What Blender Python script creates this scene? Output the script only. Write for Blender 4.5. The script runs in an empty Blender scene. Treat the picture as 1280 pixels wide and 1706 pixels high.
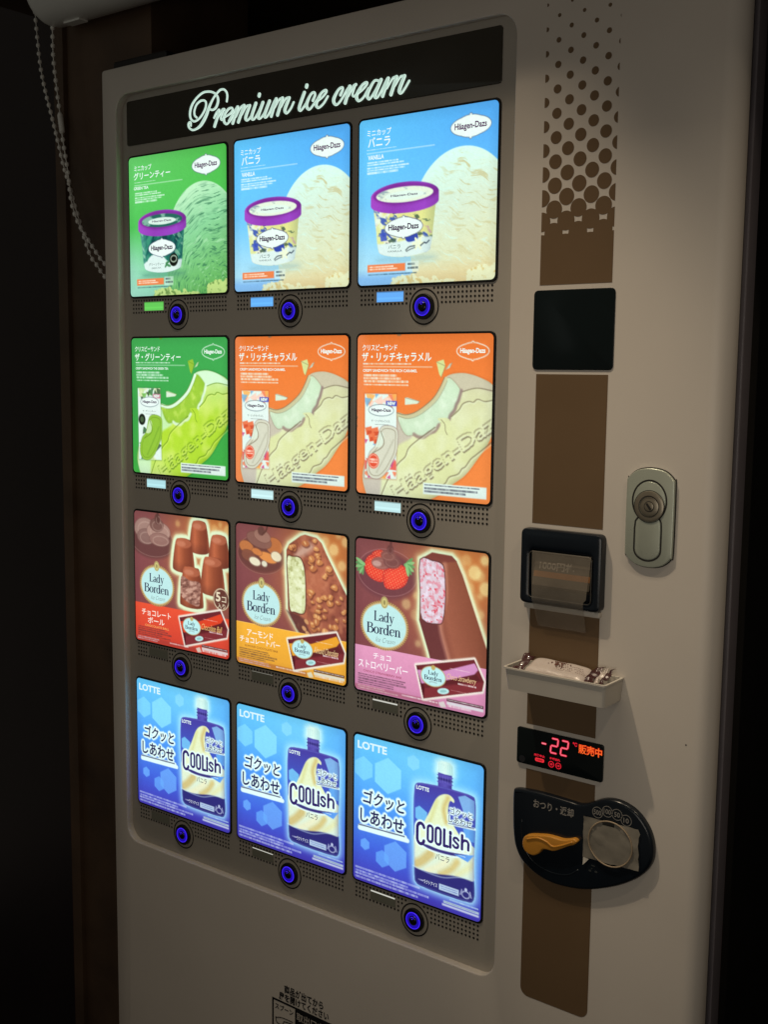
import bpy, bmesh, math, random
import numpy as np
from mathutils import Matrix, Vector

random.seed(7)
R = math.radians
S = 0.15            # one layout unit = the pitch of the advert columns = 150 mm
Z0 = 1.74           # height of the top edge of the first advert row above the floor
scene = bpy.context.scene
col = scene.collection

# ------------------------------------------------------------------ camera, world, lamps, exposure
cam_data = bpy.data.cameras.new('camera')
cam = bpy.data.objects.new('camera', cam_data)
col.objects.link(cam)
cam_data.sensor_fit = 'VERTICAL'
cam_data.sensor_height = 36.0
cam_data.lens = 36.0 * 1888.652 / 1706.0
cam_data.clip_start = 0.02
cam_data.clip_end = 60.0
cam.matrix_world = Matrix(((0.794144, -0.0825, 0.602104, 4.714713 * S),
                           (0.607625, 0.089378, -0.789179, -5.215198 * S),
                           (0.011293, 0.992575, 0.121108, Z0 - 1.423018 * S),
                           (0, 0, 0, 1)))
scene.camera = cam

world = bpy.data.worlds.new('World')
scene.world = world
world.use_nodes = True
bg = world.node_tree.nodes['Background']
bg.inputs['Color'].default_value = (1.0, 0.86, 0.70, 1)
bg.inputs['Strength'].default_value = 0.05

vs = scene.view_settings
vs.view_transform = 'Standard'
vs.look = 'None'
vs.exposure = 0.0
vs.gamma = 1.0
vs.use_curve_mapping = False
scene.render.engine = 'CYCLES'
scene.cycles.transparent_max_bounces = 16
scene.cycles.max_bounces = 6

def lamp(name, kind, pos, aim, power, colour, **kw):
    d = bpy.data.lights.new(name, kind)
    d.energy = power
    d.color = colour
    for k, v in kw.items():
        setattr(d, k, v)
    o = bpy.data.objects.new(name, d)
    col.objects.link(o)
    p = Vector((pos[0] * S, pos[1] * S, Z0 + pos[2] * S))
    a = Vector((aim[0] * S, aim[1] * S, Z0 + aim[2] * S))
    o.location = p
    o.rotation_euler = (a - p).to_track_quat('-Z', 'Y').to_euler()
    return o

WARM = (1.0, 0.80, 0.57)
lamp('ceiling_spot', 'SPOT', (-0.1, -2.8, 5.0), (2.1, -0.05, -2.4), 24.7, WARM, spot_size=R(20.5), spot_blend=1.0, shadow_soft_size=0.012)
lamp('ceiling_spot', 'SPOT', (6.6, -2.8, 5.0), (2.3, -0.05, -2.4), 7.5, WARM, spot_size=R(20.5), spot_blend=1.0, shadow_soft_size=0.012)
lamp('room_light', 'AREA', (3.9, -7.0, -2.2), (1.7, 0.0, -2.3), 0.365, (1.0, 0.91, 0.78), shape='RECTANGLE', size=0.5, size_y=0.5, spread=R(90))
lamp('ceiling_panel', 'AREA', (1.2, -2.3, 5.2), (1.2, -2.0, -4.0), 1.45, (1.0, 0.85, 0.64), shape='RECTANGLE', size=0.6, size_y=0.08, spread=R(120))
lamp('cool_fill', 'AREA', (-4.5, -7.0, 1.0), (-3.0, 0.3, 0.8), 0.055, (0.88, 1.0, 0.93), shape='RECTANGLE', size=0.8, size_y=0.8, spread=R(50))  # added fill to brighten the blind and chain, stands for no particular source

# ------------------------------------------------------------------ materials
def mat(name, base, rough=0.5, metal=0.0, spec=0.5, emit=None, strength=1.0, noise=0.0, nscale=30.0, bump=0.0, bscale=400.0, alpha=1.0, coat=0.0):
    m = bpy.data.materials.new(name)
    m.use_nodes = True
    nt = m.node_tree
    b = nt.nodes['Principled BSDF']
    b.inputs['Base Color'].default_value = (*base, 1)
    b.inputs['Roughness'].default_value = rough
    b.inputs['Metallic'].default_value = metal
    b.inputs['Specular IOR Level'].default_value = spec
    b.inputs['Coat Weight'].default_value = coat
    b.inputs['Alpha'].default_value = alpha
    if emit:
        b.inputs['Emission Color'].default_value = (*emit, 1)
        b.inputs['Emission Strength'].default_value = strength
    if noise or bump:
        tc = nt.nodes.new('ShaderNodeTexCoord')
    if noise:
        n = nt.nodes.new('ShaderNodeTexNoise')
        n.inputs['Scale'].default_value = nscale
        n.inputs['Detail'].default_value = 6
        nt.links.new(tc.outputs['Object'], n.inputs['Vector'])
        r = nt.nodes.new('ShaderNodeValToRGB')
        r.color_ramp.elements[0].position = 0.3
        r.color_ramp.elements[1].position = 0.7
        r.color_ramp.elements[0].color = (*[c * (1 - noise) for c in base], 1)
        r.color_ramp.elements[1].color = (*[min(1, c * (1 + noise)) for c in base], 1)
        nt.links.new(n.outputs['Fac'], r.inputs['Fac'])
        nt.links.new(r.outputs['Color'], b.inputs['Base Color'])
        q = nt.nodes.new('ShaderNodeMapRange')
        q.inputs['To Min'].default_value = max(0.02, rough * 0.8)
        q.inputs['To Max'].default_value = min(1, rough * 1.2)
        nt.links.new(n.outputs['Fac'], q.inputs['Value'])
        nt.links.new(q.outputs['Result'], b.inputs['Roughness'])
    if bump:
        n2 = nt.nodes.new('ShaderNodeTexNoise')
        n2.inputs['Scale'].default_value = bscale
        n2.inputs['Detail'].default_value = 3
        nt.links.new(tc.outputs['Object'], n2.inputs['Vector'])
        bp = nt.nodes.new('ShaderNodeBump')
        bp.inputs['Strength'].default_value = bump
        bp.inputs['Distance'].default_value = 0.0006
        nt.links.new(n2.outputs['Fac'], bp.inputs['Height'])
        nt.links.new(bp.outputs['Normal'], b.inputs['Normal'])
    return m

def lin(c):
    c = np.asarray(c, float)
    if c.max() > 1.001:
        c = c / 255.0
    return np.where(c <= 0.04045, c / 12.92, ((c + 0.055) / 1.055) ** 2.4)

def print_mat(name, strength=1.0, rough=0.25, backlit=True):
    """A printed sheet whose inks sit in the mesh's colour attribute; backlit sheets give off their colour."""
    m = bpy.data.materials.new(name)
    m.use_nodes = True
    nt = m.node_tree
    b = nt.nodes['Principled BSDF']
    a = nt.nodes.new('ShaderNodeAttribute')
    a.attribute_name = 'Ink'
    b.inputs['Roughness'].default_value = rough
    if backlit:
        b.inputs['Base Color'].default_value = (0.01, 0.01, 0.01, 1)
        b.inputs['Specular IOR Level'].default_value = 0.3
        nt.links.new(a.outputs['Color'], b.inputs['Emission Color'])
        b.inputs['Emission Strength'].default_value = strength
        m.cycles.emission_sampling = 'NONE'
    else:
        nt.links.new(a.outputs['Color'], b.inputs['Base Color'])
    return m

M = {
    'door': mat('off_white_enamel', (0.66, 0.615, 0.555), 0.46, bump=0.10, bscale=900, noise=0.025, nscale=9),
    'frame': mat('taupe_enamel', (0.41, 0.385, 0.34), 0.42, bump=0.08, bscale=900, noise=0.03, nscale=9),
    'brown': mat('brown_vinyl', (0.155, 0.098, 0.050), 0.42, noise=0.05, nscale=14),
    'header': mat('smoked_acrylic', (0.036, 0.032, 0.023), 0.22, noise=0.1, nscale=20),
    'black': mat('black_plastic', (0.007, 0.007, 0.008), 0.4, noise=0.1),
    'hole': mat('punched_hole', (0.006, 0.005, 0.004), 0.9),
    'navy': mat('dark_navy_plastic', (0.006, 0.010, 0.016), 0.22, noise=0.15, nscale=12, bump=0.03, bscale=300),
    'teal': mat('dark_glass_plate', (0.005, 0.009, 0.010), 0.16, noise=0.1, nscale=15, spec=0.35),
    'metal': mat('satin_zinc', (0.50, 0.55, 0.47), 0.28, metal=0.4, bump=0.06, bscale=1500, noise=0.05, nscale=40),
    'steel': mat('turned_steel', (0.30, 0.27, 0.21), 0.32, metal=0.6, noise=0.1, nscale=60),
    'gap': mat('dark_gap', (0.012, 0.011, 0.009), 0.7),
    'edge': mat('grey_edge_trim', (0.17, 0.155, 0.175), 0.35, noise=0.05),
    'rubber': mat('door_gasket', (0.012, 0.012, 0.014), 0.7),
    'cabinet': mat('cabinet_paint', (0.05, 0.048, 0.045), 0.5, noise=0.05),
    'orange': mat('orange_plastic', (0.60, 0.27, 0.035), 0.38, noise=0.06, nscale=30, bump=0.05, bscale=250),
    'ivory': mat('ivory_plastic', (0.60, 0.57, 0.51), 0.42, noise=0.03),
    'blindw': mat('white_blind_plastic', (0.80, 0.80, 0.76), 0.35, noise=0.03),
    'bead': mat('white_bead_plastic', (0.82, 0.80, 0.75), 0.35),
    'wood': mat('dark_walnut_board', (0.085, 0.050, 0.028), 0.55, noise=0.35, nscale=12, bump=0.2, bscale=60),
    'night': mat('night_glass', (0.014, 0.010, 0.013), 0.3, noise=0.3, nscale=3),
    'floor': mat('dark_floor_tile', (0.06, 0.05, 0.045), 0.5, noise=0.2, nscale=6),
    'film': mat('clear_wrap_white_napkin', (0.60, 0.53, 0.49), 0.30, noise=0.05, nscale=80, bump=0.9, bscale=90, coat=0.3),
    'wine': mat('wine_red_film', (0.060, 0.018, 0.020), 0.30, noise=0.25, nscale=60, coat=0.2),
    'grey_ink': mat('grey_ink', (0.30, 0.29, 0.27), 0.5),
    'black_ink': mat('black_ink', (0.008, 0.008, 0.010), 0.45),
    'beige_ink': mat('beige_ink', (0.55, 0.51, 0.45), 0.5),
    'ring': mat('beige_ring', (0.32, 0.25, 0.17), 0.45),
    'flap': mat('bill_flap_plastic', (0.085, 0.07, 0.052), 0.3, noise=0.1, nscale=30),
    'flap_orange': mat('orange_stripe', (0.24, 0.105, 0.035), 0.4, noise=0.1),
    'flap_ink': mat('pale_engraving', (0.26, 0.23, 0.19), 0.5),
    'tape': mat('clear_tape', (0.42, 0.37, 0.30), 0.18, alpha=0.30, noise=0.15, nscale=40, bump=0.25, bscale=90),
    'frosted': mat('frosted_tape', (0.27, 0.25, 0.21), 0.35, alpha=0.88, noise=0.25, nscale=35, bump=0.4, bscale=60),
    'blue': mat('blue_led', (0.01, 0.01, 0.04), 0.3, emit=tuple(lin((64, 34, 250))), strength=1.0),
    'blue_dim': mat('blue_led_diffuser', (0.01, 0.01, 0.04), 0.3, emit=tuple(lin((34, 12, 190))), strength=0.75),
    'dome': mat('black_glossy_dome', (0.004, 0.004, 0.006), 0.12),
    'sign': mat('backlit_script', (0.1, 0.1, 0.1), 0.4, emit=tuple(lin((186, 214, 200))), strength=1.0),
    'sign_edge': mat('backlit_script_edge', (0.1, 0.1, 0.1), 0.4, emit=tuple(lin((222, 248, 234))), strength=1.0),
    'ink': print_mat('backlit_print'),
    'paper': print_mat('printed_paper', backlit=False),
}
for k in ('blue', 'blue_dim', 'sign', 'sign_edge'):
    M[k].cycles.emission_sampling = 'NONE'

# ------------------------------------------------------------------ object helpers
ORG = {}
def W(v):
    return Vector((v[0] * S, v[1] * S, Z0 + v[2] * S))

def tag(o, label=None, cat=None, group=None, kind=None):
    for k, v in (('label', label), ('category', cat), ('group', group), ('kind', kind)):
        if v:
            o[k] = v
    return o

def place(o, parent, origin):
    w = W(origin)
    ORG[o.name] = w
    if parent:
        o.parent = parent
        o.location = w - ORG[parent.name]
    else:
        o.location = w
    return o

def thing(name, origin, label, cat, group=None):
    o = bpy.data.objects.new(name, None)
    o.empty_display_size = 0.05
    col.objects.link(o)
    tag(o, label, cat, group)
    return place(o, None, origin)

def clone(src, parent, origin, label=None):
    o = src.copy()
    col.objects.link(o)
    for k in ('label', 'category', 'group'):
        if k in o and k == 'label':
            del o['label']
    if label:
        o['label'] = label
    return place(o, parent, origin)

def smooth_pts(pts, k=6, closed=False):
    pts = [np.array(p, float) for p in pts]
    n = len(pts)
    out = []
    rng = n if closed else n - 1
    for i in range(rng):
        p1, p2 = pts[i], pts[(i + 1) % n]
        p0 = pts[(i - 1) % n] if (closed or i > 0) else 2 * p1 - p2
        p3 = pts[(i + 2) % n] if (closed or i + 2 < n) else 2 * p2 - p1
        for t in np.arange(k) / k:
            out.append(0.5 * ((2 * p1) + (-p0 + p2) * t + (2 * p0 - 5 * p1 + 4 * p2 - p3) * t * t + (-p0 + 3 * p1 - 3 * p2 + p3) * t ** 3))
    if not closed:
        out.append(pts[-1])
    return np.array(out)

def rr(x0, z0, x1, z1, r, n=6):
    """rounded rectangle, anticlockwise seen from the front"""
    out = []
    for cx, cz, a in ((x1 - r, z1 - r, 0), (x0 + r, z1 - r, 90), (x0 + r, z0 + r, 180), (x1 - r, z0 + r, 270)):
        for i in range(n + 1):
            t = R(a + 90 * i / n)
            out.append((cx + r * math.cos(t), cz + r * math.sin(t)))
    return out

def circle(cx, cz, r, n=32, rz=None):
    return [(cx + r * math.cos(2 * math.pi * i / n), cz + (rz or r) * math.sin(2 * math.pi * i / n)) for i in range(n)]

def inset(pts, d):
    p = np.array(pts, float)
    nx = np.roll(p, -1, 0) - p
    pv = p - np.roll(p, 1, 0)
    area = 0.5 * np.sum(p[:, 0] * np.roll(p[:, 1], -1) - np.roll(p[:, 0], -1) * p[:, 1])
    s = 1 if area > 0 else -1
    def nrm(a):
        return a / (np.linalg.norm(a, axis=1)[:, None] + 1e-12)
    a, b = nrm(nx), nrm(pv)
    na = np.stack([-a[:, 1], a[:, 0]], 1) * s
    nb = np.stack([-b[:, 1], b[:, 0]], 1) * s
    m = nrm(na + nb)
    c = np.clip(np.sum(m * na, 1), 0.5, 1)
    return p + m * (d / c)[:, None]

class MB:
    def __init__(s):
        s.v, s.f, s.c = [], [], []
    def add(s, vs, fs, c=None):
        b = len(s.v)
        s.v += [tuple(map(float, v)) for v in vs]
        s.f += [tuple(b + i for i in f) for f in fs]
        s.c += [c] * len(vs)
        return s
    def box(s, x0, x1, y0, y1, z0, z1):
        v = [(x, y, z) for z in (z0, z1) for y in (y0, y1) for x in (x0, x1)]
        return s.add(v, [(0, 2, 3, 1), (4, 5, 7, 6), (0, 1, 5, 4), (2, 6, 7, 3), (0, 4, 6, 2), (1, 3, 7, 5)])
    def loops(s, loops, cap0=True, cap1=False):
        n = len(loops[0])
        vs = [p for l in loops for p in l]
        fs = []
        for k in range(len(loops) - 1):
            for i in range(n):
                j = (i + 1) % n
                fs.append((k * n + i, k * n + j, (k + 1) * n + j, (k + 1) * n + i))
        if cap0:
            fs.append(tuple(range(n)))
        if cap1:
            fs.append(tuple(reversed(range((len(loops) - 1) * n, len(loops) * n))))
        return s.add(vs, fs)
    def slab(s, pts, yf, yb, ch=0.0, seg=3, back=False):
        """an outline with thickness: front at yf, back at yb, its front edge rounded by ch"""
        L = []
        if ch > 0:
            for k in range(seg + 1):
                t = math.pi / 2 * k / seg
                q = inset(pts, ch * (1 - math.sin(t)))
                y = yf + ch * (1 - math.cos(t))
                L.append([(a, y, b) for a, b in q])
        else:
            L.append([(a, yf, b) for a, b in pts])
        L.append([(a, yb, b) for a, b in pts])
        return s.loops(L, True, back)
    def flat(s, pts, y, c=None):
        return s.add([(a, y, b) for a, b in pts], [tuple(range(len(pts)))], c)
    def ann(s, cx, cz, r0, r1, y, n=40, y2=None):
        a, b = circle(cx, cz, r0, n), circle(cx, cz, r1, n)
        vs = [(p[0], y if y2 is None else y2, p[1]) for p in a] + [(p[0], y, p[1]) for p in b]
        return s.add(vs, [(i, (i + 1) % n, n + (i + 1) % n, n + i) for i in range(n)])
    def lathe(s, cx, cz, prof, n=40, cap=True):
        L = [[(p[0], y, p[1]) for p in circle(cx, cz, max(r, 1e-4), n)] for r, y in prof]
        return s.loops(L, cap)
    def ribbon(s, pts, ws, y, k=6, c=None, caps=True, grow=0.0):
        pw = smooth_pts([(p[0], p[1], w) for p, w in zip(pts, ws)], k)
        p, w = pw[:, :2], pw[:, 2] / 2 + grow
        d = np.gradient(p, axis=0)
        d /= np.linalg.norm(d, axis=1)[:, None] + 1e-12
        nn = np.stack([-d[:, 1], d[:, 0]], 1)
        left, right = p + nn * w[:, None], p - nn * w[:, None]
        n = len(p)
        vs = [(a, y, b) for a, b in left] + [(a, y, b) for a, b in right]
        fs = [(i, i + 1, n + i + 1, n + i) for i in range(n - 1)]
        s.add(vs, fs, c)
        if caps:
            for q, dd, ww in ((p[0], -d[0], w[0]), (p[-1], d[-1], w[-1])):
                a0 = math.atan2(dd[1], dd[0])
                arc = [(q[0] + ww * math.cos(a0 + t), q[1] + ww * math.sin(a0 + t)) for t in np.linspace(-math.pi / 2, math.pi / 2, 9)]
                s.flat(arc, y, c)
        return s
    def tube(s, path, r, n=8, closed=False):
        path = [Vector(p) for p in path]
        L = []
        m = len(path)
        up = Vector((0.0, -1.0, 0.0))
        for i, p in enumerate(path):
            if closed:
                d = path[(i + 1) % m] - path[i - 1]
            else:
                d = path[min(i + 1, m - 1)] - path[max(i - 1, 0)]
            d.normalize()
            a = d.cross(up)
            if a.length < 1e-4:
                a = d.cross(Vector((1, 0, 0)))
            a.normalize()
            b = a.cross(d)
            L.append([tuple(p + a * (r * math.cos(2 * math.pi * k / n)) + b * (r * math.sin(2 * math.pi * k / n))) for k in range(n)])
        if closed:
            L.append(L[0])
        return s.loops(L, not closed, not closed)
    def ball(s, c, r, n=8, m=6, sx=1.0, sz=1.0):
        L = []
        for i in range(m + 1):
            t = math.pi * i / m
            q = max(math.sin(t), 1e-3)
            L.append([(c[0] + sx * r * q * math.cos(2 * math.pi * k / n), c[1] + r * q * math.sin(2 * math.pi * k / n), c[2] + sz * r * math.cos(t)) for k in range(n)])
        return s.loops(L, True, True)
    def mesh(s, name, origin, ink=False, smooth=False, recalc=True):
        me = bpy.data.meshes.new(name)
        ow = W(origin)
        me.from_pydata([tuple(W(v) - ow) for v in s.v], [], s.f)
        if recalc:
            bm = bmesh.new()
            bm.from_mesh(me)
            bmesh.ops.recalc_face_normals(bm, faces=bm.faces)
            bm.to_mesh(me)
            bm.free()
        if ink:
            a = me.color_attributes.new('Ink', 'FLOAT_COLOR', 'POINT')
            arr = np.ones((len(s.v), 4), np.float32)
            arr[:, :3] = np.array([lin(c) for c in s.c])
            a.data.foreach_set('color', arr.ravel())
        if smooth:
            me.polygons.foreach_set('use_smooth', [True] * len(me.polygons))
        me.update()
        return me
    def build(s, name, m, parent=None, origin=None, ink=False, smooth=False, label=None, recalc=True, angle=None):
        if origin is None:
            a = np.array(s.v)
            lo, hi = a.min(0), a.max(0)
            origin = ((lo[0] + hi[0]) / 2, (lo[1] + hi[1]) / 2, lo[2])
        me = s.mesh(name, origin, ink, smooth or angle is not None, recalc)
        me.materials.append(m)
        if angle is not None:
            me.set_sharp_from_angle(angle=R(angle))
        o = bpy.data.objects.new(name, me)
        col.objects.link(o)
        if label:
            o['label'] = label
        return place(o, parent, origin)

# ------------------------------------------------------------------ lettering
_TXT = {}
def glyphs(body, bold=0.0, shear=0.0):
    """The built-in font's outlines as flat triangles: points (n,2) and faces."""
    key = (body, bold, shear)
    if key in _TXT:
        return _TXT[key]
    c = bpy.data.curves.new('lettering_source', 'FONT')
    c.body = body
    c.offset = bold
    c.shear = shear
    c.resolution_u = 3
    o = bpy.data.objects.new('lettering_source', c)
    col.objects.link(o)
    dg = bpy.context.evaluated_depsgraph_get()
    ev = o.evaluated_get(dg)
    me = ev.to_mesh()
    me.calc_loop_triangles()
    p = np.array([v.co[:2] for v in me.vertices]).reshape(-1, 2)
    f = [tuple(t.vertices) for t in me.loop_triangles]
    ev.to_mesh_clear()
    bpy.data.objects.remove(o)
    bpy.data.curves.remove(c)
    _TXT[key] = (p, f)
    return p, f

def fit(p, box, flip=True):
    """points scaled into the box (x0, top, x1, bottom); in advert space v grows downwards"""
    lo, hi = p.min(0), p.max(0)
    q = (p - lo) / np.maximum(hi - lo, 1e-9)
    x0, v0, x1, v1 = box
    return np.stack([x0 + q[:, 0] * (x1 - x0), v1 + q[:, 1] * (v0 - v1)], 1)

def strokes_to_mesh(strokes, k=5):
    """pen strokes [(points, widths)] as flat polygons"""
    mb = MB()
    for pts, ws in strokes:
        mb.ribbon(pts, [w * 1.12 + 0.03 for w in ws], 0.0, k, caps=False)
    return np.array([(v[0], v[2]) for v in mb.v]), mb.f

def ring_stroke(cx, cz, rx, rz, thick, thin, n=20):
    pts, ws = [], []
    for i in range(n + 1):
        t = 2 * math.pi * i / n
        pts.append((cx + rx * math.cos(t), cz + rz * math.sin(t)))
        ws.append(thin + (thick - thin) * abs(math.cos(t)) ** 1.5)
    return pts, ws

def line_stroke(x0, z0, x1, z1, w, w2=None):
    return [(x0, z0), ((x0 + x1) / 2, (z0 + z1) / 2), (x1, z1)], [w, (w + (w2 or w)) / 2, w2 or w]

DIDONE = {
    'L': (1.0, [line_stroke(.24, 0, .24, 1.55, .22), line_stroke(.02, 1.52, .48, 1.52, .06), line_stroke(.02, .03, .95, .03, .06), line_stroke(.93, 0, .93, .45, .07, .02)]),
    'a': (.88, [([(.13, .74), (.25, .95), (.47, .97), (.64, .8), (.66, .5), (.66, .2), (.74, .03), (.88, .06)], [.16, .07, .07, .15, .2, .19, .1, .05]),
                ([(.66, .56), (.35, .5), (.13, .27), (.24, .04), (.48, .08), (.66, .27)], [.05, .06, .2, .09, .06, .05])]),
    'd': (.98, [ring_stroke(.40, .49, .31, .48, .2, .05), line_stroke(.72, 0, .72, 1.55, .2), line_stroke(.52, 1.52, .72, 1.52, .06), line_stroke(.72, .03, .95, .03, .06)]),
    'y': (.95, [line_stroke(.2, .98, .5, .0, .2, .17), ([(.82, .98), (.5, .0), (.36, -.36), (.2, -.45), (.08, -.34)], [.05, .06, .07, .09, .17]), line_stroke(0, .97, .4, .97, .05), line_stroke(.66, .97, .98, .97, .05)]),
    'B': (1.15, [line_stroke(.24, 0, .24, 1.55, .22), line_stroke(.02, 1.52, .5, 1.52, .06), line_stroke(.02, .03, .5, .03, .06),
                 ([(.3, 1.52), (.6, 1.52), (.86, 1.38), (.88, 1.12), (.66, .87), (.3, .84)], [.06, .07, .17, .19, .08, .05]),
                 ([(.3, .84), (.7, .84), (1.0, .64), (1.0, .3), (.76, .05), (.3, .03)], [.05, .07, .19, .21, .09, .06])]),
    'o': (.9, [ring_stroke(.45, .49, .34, .48, .21, .05)]),
    'r': (.7, [line_stroke(.25, 0, .25, .98, .2), line_stroke(.05, .03, .48, .03, .06), line_stroke(.05, .96, .25, .96, .06), ([(.27, .6), (.38, .88), (.54, .97), (.64, .84)], [.05, .06, .1, .19])]),
    'e': (.84, [([(.14, .55), (.74, .55), (.68, .86), (.45, .97), (.2, .82), (.12, .48), (.22, .12), (.47, .02), (.75, .25)], [.05, .06, .15, .06, .15, .21, .15, .06, .04])]),
    'n': (1.0, [line_stroke(.24, 0, .24, .98, .2), line_stroke(.04, .03, .44, .03, .06), line_stroke(.04, .96, .24, .96, .06),
                ([(.26, .65), (.4, .92), (.6, .97), (.74, .82), (.76, .45), (.76, .0)], [.05, .06, .08, .17, .2, .2]), line_stroke(.56, .03, .97, .03, .06)]),
}
def didone(word):
    """a high-contrast serif word from pen strokes"""
    x, out = 0.0, []
    for ch in word:
        adv, st = DIDONE[ch]
        for pts, ws in st:
            out.append(([(p[0] + x, p[1]) for p in pts], ws))
        x += adv
    return strokes_to_mesh(out, 3)

# ------------------------------------------------------------------ printed advert sheets
PW, PH = 0.9292, 0.92          # lit size of one advert in layout units
NG = 216                       # ink samples along each side of a sheet

def vnoise(U, V, su, sv, seed, octv=3):
    rs = np.random.RandomState(seed)
    out = np.zeros_like(U)
    amp, tot = 1.0, 0.0
    for o in range(octv):
        g = rs.rand(64, 64)
        x, y = (U * su) % 63, (V * sv) % 63
        xi, yi = x.astype(int), y.astype(int)
        fx, fy = x - xi, y - yi
        fx, fy = fx * fx * (3 - 2 * fx), fy * fy * (3 - 2 * fy)
        x1, y1 = (xi + 1) % 64, (yi + 1) % 64
        out += amp * ((g[yi, xi] * (1 - fx) + g[yi, x1] * fx) * (1 - fy) + (g[y1, xi] * (1 - fx) + g[y1, x1] * fx) * fy)
        tot += amp
        amp *= 0.5
        su, sv = su * 2.03, sv * 2.03
    return out / tot

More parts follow.
